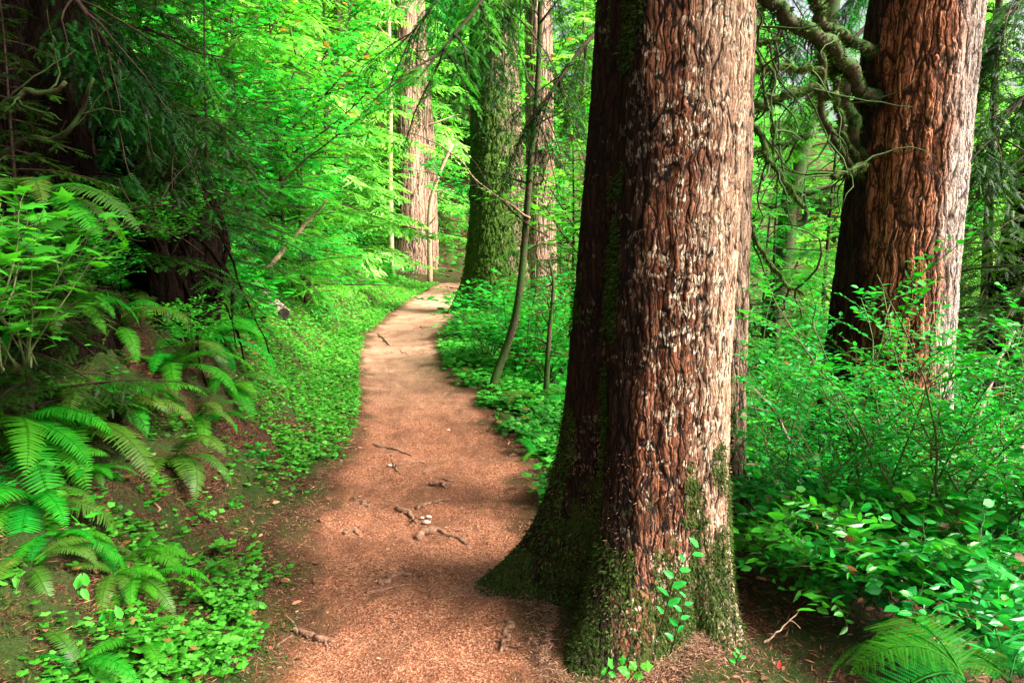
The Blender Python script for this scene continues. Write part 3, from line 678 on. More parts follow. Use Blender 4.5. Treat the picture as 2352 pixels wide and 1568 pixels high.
# ------------------------------------------------------------------ roots across the trail
def Rz(zx, zy): return ((1100+zx*.7212)*2352/4096, (1600+zy*.7212)*2352/4096)
def Az(zx, zy): return ((1400+zx*.5102)*2352/4096, (900+zy*.5102)*2352/4096)
ROOTS = [('slim root lying along the left of the trail, uppermost of the near roots', Rz, [(540, 225), (620, 240), (690, 270), (770, 285)], .018),
 ('slim root rising to the right just below the uppermost near root', Rz, [(670, 340), (740, 315), (830, 305)], .014),
 ('short root stub running downhill at the left side of the trail', Rz, [(640, 300), (665, 350), (690, 385)], .012),
 ('curved root bump in the middle of the trail, bending like a bow', Rz, [(850, 440), (910, 445), (950, 480)], .017),
 ('small forked root right of the bow-shaped root', Rz, [(925, 415), (970, 440), (1010, 430)], .010),
 ('knobbly root stub in the centre of the trail beside the pale stones', Rz, [(665, 565), (700, 582), (745, 602), (770, 625), (770, 655)], .024),
 ('straight pale root rising right from the knobbly root stub', Rz, [(780, 578), (860, 552), (970, 520)], .016),
 ('arched dark root below the pale stones, tail reaching right', Rz, [(800, 725), (860, 678), (900, 668), (940, 712), (1010, 742), (1080, 765)], .028),
 ('low brown root at the left edge of the trail level with the pale root', Rz, [(430, 530), (480, 542), (530, 562)], .022),
 ('bent root in the lower middle of the trail', Rz, [(590, 1010), (640, 960), (700, 932), (745, 945)], .020),
 ('thin twig-like root under the bent root', Rz, [(500, 1055), (600, 1035), (700, 1005), (760, 995)], .008),
 ('smooth pale root at the lower left edge of the trail', Rz, [(60, 1250), (150, 1270), (230, 1298), (320, 1308)], .024),
 ('buried root bump near the left edge below the low brown root', Rz, [(380, 705), (430, 697), (470, 715)], .020),
 ('short dark stick-like root right of the bent root', Rz, [(800, 950), (840, 948), (880, 945)], .008),
 ('wedge-shaped root beside the foot of the huge trunk', Rz, [(1310, 1210), (1290, 1270), (1262, 1350)], .035),
 ('long pale root crossing the far trail with a knob at its right end', Az, [(215, 850), (300, 822), (400, 822), (500, 815), (545, 785), (580, 800)], .045),
 ('pale root branching down from the long far root', Az, [(220, 850), (270, 890), (320, 940)], .035),
 ('root entering the far trail from the green verge', Az, [(470, 555), (560, 570), (650, 582)], .05),
 ('humped root cluster in the middle of the far trail', Az, [(660, 565), (720, 545), (790, 560)], .06),
 ('fine root traces below the long far root', Az, [(320, 982), (390, 965), (455, 998)], .018),
 ('root running into the green clump at the right of the far trail', Az, [(690, 640), (750, 652), (795, 685)], .04),
 ('small dark root in the far trail below the humped cluster', Az, [(635, 690), (680, 697)], .03),
 ('farthest root crossing where the trail turns', Az, [(700, 482), (780, 480), (850, 492)], .05)]
for i, (lb, fn, pts, rad) in enumerate(ROOTS):
    if 'wedge' in lb: rad = .02
    rr = np.random.default_rng(400+i); P = resample([flat(*fn(*p)) for p in pts], 18)
    rad = rad*.72; P[:, 2] = gz(P[:, 0], P[:, 1])+(fbm(P[:, 0]*3.2, P[:, 1]*3.2, 4, 3)-.5)*.05*sstep(12, 5, np.hypot(P[:, 0], P[:, 1]-3))+.003+rad*.02+rad*.22*np.sin(np.linspace(0, 7, 18)+i)
    P[0, 2] -= rad*.9; P[-1, 2] -= rad*.9; P[-2, 2] -= rad*.3; P[1:-1, :2] += (np.stack([vnoise(np.arange(16)*.6, i+7*q) for q in range(2)], -1)-.5)*rad*2.2
    b = P[9].copy(); g = Geo(); g.tube(P-b, rad*(.75+.5*vnoise(np.arange(18)*.7, i*3.3))*np.linspace(1.1, .5, 18), 10)
    for j in range(4 if rad > .010 else 2):
        B = curve(P[rr.integers(3, 15)]-b, (rr.normal(), rr.normal(), -.15), rad*9, 6, .2, .05, rr); g.tube(B, np.linspace(rad*.4, rad*.1, 7), 5)
    o = g.build('tree_root', M_root, None, True); o.location = tuple(b); tag(o, lb, 'root', 'roots crossing the trail')
kk = NT('pale_stone'); n_s = kk.noise(kk.coord(), 30, 4); kk.surf(kk.bsdf(kk.ramp(n_s, [(.3, (.35, .22, .16)), (.7, (.70, .55, .44))]), .85, kk.bump(n_s, .004))); M_stone = kk.m
def stone(label, px, rad, seed, squash=.5):
    b = flat(*px); b.z = gzf(b.x, b.y)+rad*.12; rr = np.random.default_rng(seed)
    th, ph = np.meshgrid(np.linspace(0, 2*np.pi, 16, endpoint=False), np.linspace(0, np.pi, 10))
    R = rad*(1+.5*(fbm(np.cos(th)*np.sin(ph)*1.6+seed, np.sin(th)*np.sin(ph)*1.6, np.cos(ph)*1.6, 2)-.5))
    V = np.stack([R*np.sin(ph)*np.cos(th), R*np.sin(ph)*np.sin(th)*.75, R*np.cos(ph)*squash], -1).reshape(-1, 3)
    i = np.arange(9)[:, None]*16; j = np.arange(16)[None]; j2 = (j+1) % 16
    g = Geo(); g.add(V, np.stack([i+j, i+16+j, i+16+j2, i+j2], -1).reshape(-1, 4)); o = g.build('stone', M_stone, None, False); o.location = b; tag(o, label, 'stone', 'pale stones on the trail')
for lb, p, rd, sd_ in (('largest pale flat stone in the hollow beside the knobbly root', (840, 645), .022, 1), ('small white pebble just above the largest pale stone', (815, 622), .014, 2), ('pale pebble at the right of the stone group', (852, 620), .018, 3),
                  ('lone pale pebble high on the right side of the near trail', (960, 145), .016, 4), ('light stone by the upper left root', (635, 342), .016, 5)):
    stone(lb, Rz(*p), rd, sd_)

# ------------------------------------------------------------------ loose litter on the ground
def litter(name, n, xr, yr, cond, size, mat, seed, dens_y=True, label=None, tm=T_sliv, zoff=.004, wide=(.25, .6), flatn=.25):
    rr = np.random.default_rng(seed)
    u = rr.uniform(0, 1, n); y = yr[0]*(yr[1]/yr[0])**u if dens_y else rr.uniform(*yr, n)
    x = rr.uniform(0, 1, n); x = cond[0](y)+(cond[1](y)-cond[0](y))*x
    z = gz(x, y)+zoff+(fbm(x*3.2, y*3.2, 4, 3)-.5)*.05*sstep(12, 5, np.hypot(x, y-3))
    d = rr.normal(0, 1, (n, 3)); d[:, 2] *= .18; up = rr.normal(0, flatn, (n, 3))+[0, 0, 1]
    s = rr.uniform(size[0], size[1], n)*(.8+.12*y)
    g = Geo(); g.inst(tm, frames(d, up, s, s*rr.uniform(*wide, n)), np.stack([x, y, z], -1), rr.uniform(.1, 1, n))
    o = g.build(name, mat); tag(o, label, None, None, 'stuff'); o['category'] = 'litter'; return o
litter('needle_litter', 36000, None, (1.7, 9), (lambda y: path_l(y)-.1, lambda y: path_r(y)+.15), (.005, .020), M_litter, 1, label='fallen needles and chips of bark scattered over the reddish trail')
kk = NT('dark_chips'); kk.surf(kk.bsdf(kk.ramp(kk.attr(), [(0, (.02, .012, .008)), (1, (.14, .06, .035))]), .8)); M_dk = kk.m
litter('bark_chips', 8000, None, (1.7, 16), (lambda y: path_l(y)-.1, lambda y: path_r(y)+.15), (.005, .022), M_dk, 2, label='small dark bark chips and twigs lying on the trail', wide=(.1, .5))
litter('trail_twigs', 900, None, (1.7, 14), (lambda y: path_l(y)-.1, lambda y: path_r(y)+.15), (.025, .075), M_dk, 21, label='fine dark twigs lying across the trail', wide=(.05, .12))
litter('trail_twigs', 500, None, (1.7, 12), (lambda y: path_l(y)-.1, lambda y: path_r(y)+.15), (.02, .06), M_litter, 22, label='pale broken twigs and needles on the trail', wide=(.05, .16), flatn=.4)
rr = np.random.default_rng(23); n = 9000; a = rr.uniform(D(120), D(330), n)
lob = .40*np.exp(-((a-D(166))/.36)**2)+.38*np.exp(-((a-D(241))/.5)**2)
q_ = .345+lob*.98+rr.exponential(.07, n); X_ = .575+q_*np.cos(a); Y_ = 3.12+q_*np.sin(a); g = Geo()
g.inst(T_sliv, frames(rr.normal(0, 1, (n, 3))*[1, 1, .25], rr.normal(0, .4, (n, 3))+[0, 0, 1], rr.uniform(.01, .035, n), rr.uniform(.003, .009, n)), np.stack([X_, Y_, gz(X_, Y_)+.035*np.exp(-(q_-.345-lob)/.06)*rr.uniform(0, 1, n)+.004], -1), rr.uniform(0, .9, n))
o = g.build('needle_litter', M_litter); tag(o, 'needles piled against the mossy foot of the huge trunk', 'litter', None, 'stuff')
kk = NT('rust_litter'); kk.surf(kk.bsdf(kk.ramp(kk.attr(), [(0, (.02, .008, .004)), (.6, (.17, .054, .022)), (1, (.40, .17, .09))]), .8)); M_rust = kk.m
litter('forest_duff', 62000, None, (1.8, 8), (lambda y: path_l(y)-2.4, lambda y: path_l(y)+.05), (.01, .045), M_rust, 3, label='rust coloured dead needles and twigs on the left bank', wide=(.05, .35), flatn=.6)
litter('dead_leaves', 520, None, (1.9, 7), (lambda y: path_l(y)-2.2, lambda y: path_l(y)+.1), (.02, .042), M_rust, 31, label='curled dead leaves lying on the left bank', tm=T_leaf, zoff=.012, wide=(.7, 1.0), flatn=.5)
litter('dead_leaves', 620, None, (1.7, 6), (lambda y: path_r(y)+.1, lambda y: path_r(y)+2.0), (.02, .045), M_rust, 32, label='curled dead leaves lying under the bushes at lower right', tm=T_leaf, zoff=.012, wide=(.7, 1.0), flatn=.5)
litter('dead_leaves', 120, None, (1.9, 12), (path_l, path_r), (.012, .026), M_litter, 33, label='a few curled pale leaves on the trail', tm=T_leaf, zoff=.006, wide=(.6, 1.0), flatn=.35)
litter('forest_duff', 30000, None, (1.7, 6), (lambda y: path_r(y)-.1, lambda y: path_r(y)+2.0), (.012, .05), M_rust, 4, label='brown dead leaves and twigs under the bushes right of the huge trunk', wide=(.08, .45), flatn=.6)

# ------------------------------------------------------------------ ground cover
def cover(name, n, lo, hi, yr, size, thr, seed, label, mat=M_cover, tm=T_lobed, h=(.01, .06), freq=1.9, bias=(0, 0)):
    rr = np.random.default_rng(seed); u = rr.uniform(0, 1, n); y = yr[0]*(yr[1]/yr[0])**u
    x = lo(y)+(hi(y)-lo(y))*rr.uniform(0, 1, n)
    c = .72*fbm(x*freq+9, y*freq, 3, 3)+.28*fbm(x*9, y*9, 4, 2); fl, fh = lo(y), hi(y); e_ = np.minimum((x-fl), (fh-x)); keep = c > thr+rr.normal(0, .06, n)-bias[0]*sstep(3.5, 7, y)+.16*sstep(.22, .0, e_); x, y = x[keep], y[keep]; n = len(x)
    z = gz(x, y)+rr.uniform(*h, n)
    a = rr.uniform(0, 6.28, n); d = np.stack([np.cos(a), np.sin(a), rr.normal(0, .2, n)], -1); up = rr.normal(0, .28, (n, 3))+[0, -.15, 1]
    s = rr.uniform(size[0]*.6, size[1]*1.15, n)*(1+.05*np.clip(y-5, 0, 15))
    g = Geo(); g.inst(tm, frames(d, up, s), np.stack([x, y, z], -1), np.where(rr.uniform(0, 1, n) < .035, .02, np.clip(rr.normal(.5, .24, n), .09, 1)))
    o = g.build(name, mat); tag(o, label, 'plants', None, 'stuff'); return o
cover('ground_cover', 60000, lambda y: path_l(y)-.85-.05*y, lambda y: path_l(y)+.02, (2.0, 24), (.018, .036), .64, 11, 'low lobed-leaf ground cover along the left edge of the trail', bias=(.42, 0))
cover('ground_cover', 16000, lambda y: path_l(y)-2.6, lambda y: path_l(y)-.6, (2.2, 9), (.025, .05), .66, 12, 'patchy round leaves on the left bank', M_broad, h=(.02, .12))
cover('ground_cover', 17000, lambda y: path_r(y)-.03, lambda y: path_r(y)+1.1, (4.2, 18), (.03, .06), .44, 13, 'low green plants along the right edge of the trail', h=(.01, .10))
cover('moss_patch', 95000, lambda y: path_l(y)-2.2, lambda y: path_l(y)+.06, (1.9, 10), (.008, .022), .44, 14, 'short moss tufts over the left verge', M_moss, T_sliv, (.0, .02))

cover('undergrowth', 42000, lambda y: path_l(y)-2.5-.75*y, lambda y: path_l(y)-.9, (7, 60), (.07, .13), .36, 15, 'dense leafy undergrowth covering the slope left of the trail', M_broad, T_leaf, (.0, .55), .6)
cover('undergrowth', 36000, lambda y: path_r(y)+.8, lambda y: path_r(y)+2+.7*y, (5.5, 60), (.05, .10), .36, 16, 'dense leafy undergrowth on the falling ground right of the trail', M_broad, T_leaf, (.0, .45), .6)
cover('undergrowth', 16000, lambda y: -18+0*y, lambda y: np.minimum(path_l(y), 22)-.2, (27, 60), (.06, .10), .2, 17, 'leafy undergrowth beyond the end of the trail', M_cover, T_leaf, (.0, .7), .6)

# ------------------------------------------------------------------ ferns
def frond_mesh(seed, arch=.9, npin=30, wid=.15, bip=False):
    rr = np.random.default_rng(seed); n = 26; ang = np.linspace(arch, arch-2.0+rr.normal(0, .12), n); P = [np.zeros(3)]
    for a in ang[1:]: P.append(P[-1]+np.array([math.cos(a), rr.normal(0, .004), math.sin(a)])/n)
    P = np.array(P); g = Geo(); g.tube(P, np.linspace(.007, .0015, n), 4, .55)
    t = np.linspace(.12, .995, npin); pp, dd = along(P, t); prof = np.sin(np.pi*np.clip(t*.82+.16, 0, 1))**.8*wid
    for s in (-1, 1):
        up = np.cross(dd, np.array([0, 1., 0])); up = np.where(up[:, 2:3] < 0, -up, up); lat = np.array([0, s, 0.])
        D = lat+dd*.28+np.array([0, 0, -.10])-up*.05+rr.normal(0, .05, dd.shape); L = prof*rr.uniform(.9, 1.08, npin)
        tint = np.clip(.5+.25*t+rr.normal(0, .07, npin), .09, 1)
        if not bip:
            T = (np.array([(0, -.05, 0), (.15, -.085, 0), (.7, -.055, 0), (1, 0, -.06), (.7, .055, 0), (.15, .11, 0), (0, .05, 0)], float), [np.array([[0, 1, 5, 6], [1, 2, 4, 5]]), np.array([[2, 3, 4]])])
            wsc = np.full(npin, 1.0/npin)*3.9
            g.inst(T, frames(D, up, L, np.minimum(wsc, L*1.6)), pp, tint)
        else:
            for i in range(npin):
                m = max(4, int(L[i]*90)); u = np.linspace(.06, 1, m); q = pp[i]+unit(D[i])*L[i]*u[:, None]
                for s2 in (-1, 1):
                    D2 = np.cross(up[i], D[i])*s2*.9+D[i]*.5; D2 = np.broadcast_to(unit(D2), (m, 3))
                    g.inst(T_sliv, frames(D2, np.broadcast_to(up[i], (m, 3)), .034*(1-.75*u)+.006, .030*(1-.6*u)+.005), q, np.full(m, tint[i]))
    o = g.build('frond', [M_fern]); return o
FR = [frond_mesh(700+i, arch=a, npin=38) for i, a in enumerate((.75, .95, 1.15, .55))]
FR_old = []
for o in FR[:3]:
    m2 = o.data.copy(); m2.materials[0] = M_fern2; o2 = bpy.data.objects.new('frond', m2); COL.objects.link(o2); FR_old.append(o2)
FB = [frond_mesh(800+i, arch=a, npin=15, wid=.30, bip=True) for i, a in enumerate((.5, .7))]
TMP = FR+FR_old+FB
def fern(loc, size, n, label, seed, group=None, az=None, spread=6.28, old=.2, kind=None, name='fern', pitch=0.0):
    rr = np.random.default_rng(seed); t = thing(name, tuple(loc), label, 'fern', group)
    for i in range(n):
        a = (az-spread/2+spread*(i+.5)/n+rr.normal(0, .15)) if az is not None else i*2.399+rr.normal(0, .2)
        src = (FB if kind == 'b' else (FR_old if rr.uniform() < old else FR)); src = src[rr.integers(len(src))]
        o = src.copy(); COL.objects.link(o); o.parent = t; s = size*rr.uniform(.7, 1.1)
        o.rotation_euler = (rr.normal(0, .2), pitch+rr.normal(0, .18), a); o.scale = (s, s*rr.uniform(.9, 1.15), s)
    return t
def P2(px, py, y=None): return hit(px, py) if y is None else W(px, py, y)
FERNS = [((10, 1000), .75, 9, 'large bright fern at the left edge with fronds drooping over the dark hollow', D(-40), 3.2, .05),
 ((150, 1010), .70, 9, 'big arching fern above the dark hollow at lower left', D(-30), 3.6, .3),
 ((280, 960), .60, 8, 'fern with long drooping fronds halfway down the left bank', D(-35), 3.4, .4),
 ((395, 860), .62, 12, 'full fern clump in the middle of the left bank with fronds in every direction', None, 6.28, .2),
 ((470, 800), .6, 9, 'fern behind the middle clump, fronds pointing right', D(-10), 3.2, .3),
 ((520, 900), .5, 7, 'fern with fronds reaching the clover verge', D(-10), 2.6, .1),
 ((400, 1060), .52, 6, 'dull olive fern frond cluster hanging above the trail verge', D(-55), 1.8, .9),
 ((450, 970), .42, 6, 'small olive fern between the rust litter and the middle clump', D(-50), 2.2, .8),
 ((330, 1370), .30, 8, 'small bright fern alone on the rusty slope at lower left', None, 6.28, .0),
 ((310, 1500), .26, 8, 'tiny bright fern near the bottom left beside the verge', None, 6.28, .0),
 ((180, 1545), .28, 7, 'low bright fern at the bottom left corner of the slope', None, 6.28, .1),
 ((470, 1320), .18, 6, 'tiny fern sprout just left of the trail in the moss', None, 6.28, .3),
 ((420, 1175), .20, 5, 'small single fern sprout under the olive fronds', None, 6.28, .3),
 ((70, 1180), .5, 7, 'shaded fern hanging at the left edge of the dark hollow', D(-60), 2.6, .5),
 ((540, 690), .5, 9, 'fern beside the sawn log', D(-20), 3.6, .1),
 ((735, 690), .45, 10, 'pale fern right of the sawn log', None, 6.28, .0),
 ((640, 640), .7, 10, 'bright fern at the foot of the leaning pale stick', None, 6.28, .0),
 ((760, 650), .7, 9, 'fern at the top of the clover verge', None, 6.28, .1),
 ((845, 655), .8, 9, 'far fern below the hemlock thicket', None, 6.28, .1),
 ((690, 880), .28, 5, 'lone small fern standing in the clover verge', None, 6.28, .0)]
for i, (p, s, n, lb, az, sp, old) in enumerate(FERNS): fern(P2(*p), s, n, lb, 1000+i, az=az, spread=sp, old=old)
fern(W(60, 470, 3.3), .6, 8, 'arching fern high on the left bank under the black trunk', 1100, az=D(-20), spread=3, old=.3)
fern(hit(330, 690), .6, 9, 'dark fern at the foot of the root mass', 1111, az=D(-40), spread=4, old=.5)
fern(hit(260, 760), .55, 8, 'shaded fern between the black trunk and the root mass', 1112, az=D(-40), spread=4, old=.5)
fern(hit(440, 700), .55, 9, 'fern just right of the root mass', 1113, az=D(-20), spread=4, old=.2)
fern(W(140, 700, 3.6), .5, 7, 'fern hanging below the bright leafy bush at the left edge', 1101, az=D(-60), spread=2.5, old=.4)
fern(W(1745, 1085, 5.4), .8, 10, 'light green fern behind the huge trunk between the two big trees', 1102, old=0)
fern(W(1870, 1075, 5.0), .6, 9, 'fern lying against the dark foot of the broad right trunk', 1103, old=0)
fern(hit(1235, 1050), .35, 8, 'small bright fern at the left foot of the huge trunk', 1104, old=0)
fern(hit(1180, 980), .35, 7, 'low fern at the right edge of the trail before the huge trunk', 1105, old=.4)
fern(hit(1225, 930), .55, 9, 'shaded fern under the leafy bushes left of the huge trunk', 1106, old=.5)
fern(hit(1090, 860), .5, 8, 'fern at the inner bend of the trail', 1107, old=.1)
fern(W(2215, 1560, 2.1), .46, 6, 'bright lacy bracken frond at the bottom right corner', 1108, az=D(140), pitch=-.25, spread=2.6, kind='b', name='bracken_fern')
fern(W(2320, 1560, 2.2), .4, 4, 'shaded bracken beside the lacy frond at the right edge', 1109, az=D(100), spread=2.4, kind='b', name='bracken_fern')
fern(W(1640, 970, 8)-Vector((0, 0, .3)), .6, 8, 'fern glimpsed behind the slender trunk', 1110)
rr = np.random.default_rng(77); c = 0
while c < 80:
    y = rr.uniform(3.6, 24); x = path_l(y)-rr.uniform(.9, 3.5)-.02*y
    hi_ = 'high' if path_l(y)-x > 2 else 'low'; nr_ = 'nearest' if y < 8 else 'middle' if y < 14 else 'far'
    fern((x, y, gzf(x, y)), rr.uniform(.5, .85), 8, f'sword fern {hi_} on the {nr_} stretch of the left bank', 1200+c, 'ferns covering the left bank', old=.15); c += 1
for c in range(16):
    y = rr.uniform(2.7, 4.8); x = path_l(y)-rr.uniform(.55, 1.9)
    fern((x, y, gzf(x, y)), rr.uniform(.2, .38), 7, f"small young fern on the rusty slope {'nearest the camera' if y < 3.6 else 'just below the near ferns'}", 1500+c, 'small ferns on the rusty slope', old=.3)
for c in range(34):
    y = rr.uniform(5.5, 20); x = path_r(y)+rr.uniform(.7, 5)
    if y < 9 and abs(x-2.8) < .6: continue
    fern((x, y, gzf(x, y)), rr.uniform(.4, .8), 7, f"sword fern in the {'near' if y < 11 else 'far'} undergrowth {'close to' if x-path_r(y) < 2.5 else 'well right of'} the trail's right edge", 1300+c, 'ferns right of the trail', old=.3)
for o in TMP: bpy.data.objects.remove(o)

# ------------------------------------------------------------------ bushes
def shrub(name, label, seed, nstem, H, lean, leaf, size, mats, sub=5, subl=.5, leafstep=.03, updir=.9, flatl=.3, spread=.6, droop=0.02, zig=.1, density=1.0, rad=.008, cat='shrub', tmin=.25):
    r = np.random.default_rng(seed); root = thing(name, (0, 0, 0), label, cat); gs = Geo(); gf = Geo(); Ps = []; Ds = []
    for i in range(nstem):
        a = i*2.399+r.normal(0, .3); d = np.array([math.cos(a)*spread, math.sin(a)*spread, updir])+np.array(lean)
        P = curve((r.normal(0, .06), r.normal(0, .06), -.05), d, H*r.uniform(.7, 1.1), 12, .08, droop, r); gs.tube(P, np.linspace(rad, rad*.3, 13), 5)
        for j in range(int(sub*density)):
            t0 = r.uniform(tmin, .98); p, dd = along(P, np.array([t0])); a2 = r.uniform(0, 6.28)
            Q = curve(p[0], dd[0]*.5+np.array([math.cos(a2), math.sin(a2), r.uniform(-.05, .35)]), subl*r.uniform(.5, 1.1), 7, zig, droop, r); gs.tube(Q, np.linspace(rad*.4, rad*.12, 8), 3)
            m = max(3, int(subl/leafstep)); tt = np.linspace(.12, 1, m); q, dq = along(Q, tt); sgn = np.where(np.arange(m) % 2, 1, -1)[:, None]
            lat = unit(np.cross(np.array([0, 0, 1.]), dq))*sgn; Ps.append(q); Ds.append(lat+dq*.6+r.normal(0, .2, dq.shape))
    A = np.vstack(Ps); Dd = np.vstack(Ds); n = len(A); tn = np.clip(r.normal(.52, .2, n), .085, 1); tn[r.uniform(0, 1, n) < .02] = .02
    gf.inst(leaf, frames(Dd, r.normal(0, flatl, (n, 3))+[0, 0, 1], size*r.uniform(.5, 1.3, n), size*r.uniform(.5, 1.3, n)*r.uniform(.7, 1.1, n)), A, tn)
    gs.build('stem', mats[0], root, True); gf.build('foliage', mats[1], root); return Stock(root)

sm = [shrub('seedling', '', 150+i, 4, .16, (0, 0, 0), (T_lobed, T_maple)[i], (.05, .07)[i], (M_stem, (M_cover, M_broad)[i]), sub=4, subl=.07, leafstep=.05, flatl=.3, spread=.9, rad=.002, cat='plant') for i in range(2)]
rr = np.random.default_rng(91)
for c in range(90):
    y = 2.3*(9/2.3)**rr.uniform(); x = path_l(y)-rr.uniform(.25, 2.3)
    sm[c % 2].put((x, y, gzf(x, y)-.01), rr.uniform(0, 6.28), rr.uniform(.5, 1.05), ('small lobed-leaf', 'small maple-leaved')[c % 2]+' seedling '+('low' if path_l(y)-x < 1.2 else 'high')+' on the left bank'+(' near the bottom of the picture' if y < 3.5 else ' beyond the near ferns' if y > 5.5 else ' among the near ferns'), ('lobed-leaf seedlings on the left bank', 'maple-leaved seedlings on the left bank')[c % 2])
hk = [shrub('huckleberry_bush', '', 40+i, 7, 1.15, (0, 0, 0), T_leaf, .034, (M_stem, M_huck), sub=16, subl=.34, leafstep=.021, flatl=.35, spread=.42, rad=.006) for i in range(3)]
HK = [((1790, 1130), 3.9, 1.0, 'airy small-leaved bush filling the gap between the two big trunks'), ((1930, 1150), 3.7, 1.0, 'small-leaved bush in front of the dark foot of the broad trunk'),
      ((2060, 1160), 3.5, 1.05, 'small-leaved bush spreading across the middle of the broad trunk'), ((2190, 1170), 3.4, 1.15, 'tall small-leaved bush before the grey side of the broad trunk'),
      ((2300, 1160), 3.3, 1.1, 'small-leaved bush at the right edge above the glossy leaves'), ((1850, 1000), 5.0, 1.2, 'small-leaved bush farther back in the gap'), ((1760, 900), 6.2, 1.3, 'small-leaved bush just right of the slender trunk'),
      ((2340, 900), 4.6, 1.2, 'dark small-leaved bush by the right edge trunk'), ((2120, 1120), 4.2, .9, 'low small-leaved bush touching the broad trunk'), ((1990, 1100), 4.5, 1.05, 'small-leaved bush hiding the foot of the broad trunk'), ((2220, 1100), 4.6, 1.1, 'small-leaved bush close against the grey side of the broad trunk'), ((1700, 900), 5.2, .9, 'small-leaved bush sprouting beside the slender trunk')]
for i, (p, d, s, lb) in enumerate(HK):
    q = W(p[0], p[1], d); q.z = max(gzf(q.x, q.y), q.z-.25) if i < 5 else gzf(q.x, q.y); hk[i % 3].put(q, i*1.3, (s*1.15, s*1.15, s*1.17), lb)
sal = [shrub('salal_bush', '', 60+i, 11, .62, (0, 0, 0), T_leaf, .066, (M_stem, M_salal), sub=13, subl=.26, leafstep=.034, flatl=.85, spread=.75, rad=.005, droop=.05) for i in range(3)]
SAL = [((1770, 1290), 3.25, .95, 'glossy-leaved bush nearest the huge trunk'), ((1900, 1300), 3.1, 1.0, 'glossy-leaved bush over the dark hollow'), ((2030, 1330), 2.95, 1.05, 'bright glossy-leaved bush above the bracken'),
       ((2160, 1360), 2.85, 1.05, 'glossy-leaved bush with pale shining leaves near the right edge'), ((2290, 1400), 2.75, 1.1, 'glossy-leaved bush at the right edge'), ((2340, 1500), 2.4, .9, 'dark glossy-leaved bush in the bottom right corner'),
       ((2080, 1240), 3.4, 1.0, 'glossy-leaved bush behind the pale shining leaves'), ((1850, 1210), 3.7, .9, 'low glossy-leaved bush at the back of the hollow'), ((2230, 1260), 3.3, 1.0, 'glossy-leaved bush under the slanting bare branches')]
for i, (p, d, s, lb) in enumerate(SAL):
    q = W(p[0], p[1]-30, d+.25); q.z -= .12; sal[i % 3].put(q, i*2.1, s, lb)
br = [shrub('leafy_bush', '', 80+i, 9, 1.2, (0, 0, 0), T_maple, .085, (M_twig, M_broad), sub=12, subl=.42, leafstep=.055, flatl=.22, spread=.5, rad=.007) for i in range(2)]
BRD = [((1120, 880), 9.3, .95, 'bright broad-leaved bush beside the mossy trunk'), ((1180, 900), 8.6, 1.15, 'broad-leaved bush behind the leaning sapling'), ((1270, 900), 8.2, 1.1, 'broad-leaved bush against the huge trunk'),
       ((1180, 790), 11.5, 1.0, 'broad-leaved bush at the foot of the mossy trunk'), ((1240, 800), 11, 1.2, 'broad-leaved bush farther back right of the mossy trunk'), ((1300, 860), 9.5, 1.1, 'shaded broad-leaved bush behind the dead sapling')]
for i, (p, d, s, lb) in enumerate(BRD):
    q = W(p[0], p[1], d); q.z = gzf(q.x, q.y); br[i % 2].put(q, i*1.7, s, lb)
bl = shrub('thimbleberry_bush', '', 88, 12, .8, (0, 0, 0), T_maple, .12, (M_stem, M_broad), sub=7, subl=.3, leafstep=.09, flatl=.25, spread=.5, rad=.006)
# left foreground leafy bush
for i, (p, d, s, lb) in enumerate((((-60, 760), 2.5, .62, 'bright large-leaved bush at the left edge, close to the camera'), ((30, 760), 3.0, .62, 'leafy bush just right of the close left-edge bush'), ((230, 640), 4.4, .35, 'small leafy plant under the forked twig'), ((430, 760), 4.2, .3, 'five-leaved plant above the middle fern clump'), ((380, 540), 4.6, .4, 'leafy sprig in front of the dark root mass'), ((150, 620), 3.6, .55, 'leafy bush hiding the foot of the black trunk'), ((50, 640), 3.3, .7, 'tall leafy bush below the mossy limbs'))):
    q = W(p[0], p[1], d); q.z -= .1; (bl if i < 2 or i > 4 else br[i % 2]).put(q, i*2.3+1, s if i >= 2 else s*1.35, lb)
# vine maple overhead at left
vm = shrub('vine_maple', '', 95, 7, 4.2, (.15, 0, 0), T_maple, .13, (M_twig, M_broad), sub=26, subl=.9, leafstep=.075, flatl=.25, spread=.35, rad=.02, cat='tree', tmin=.3)
for i, (x, d, s, lb) in enumerate(((500, 8.8, .9, 'broad-leaved young tree arching over the left bank at the top'), (480, 9.5, 1.0, 'broad-leaved young tree behind the arching one'), (700, 13, 1.1, 'broad-leaved tree in the bright thicket left of centre'), (1400, 13, 1.2, 'broad-leaved tree behind the huge trunk'), (1780, 12, 1.2, 'broad-leaved tree deep in the gap between the big trunks'), (1290, 22, 1.6, 'tall broad-leaved tree far behind the stringy trunk'))):
    vm.put(at(x, d), i*1.9, s, lb)

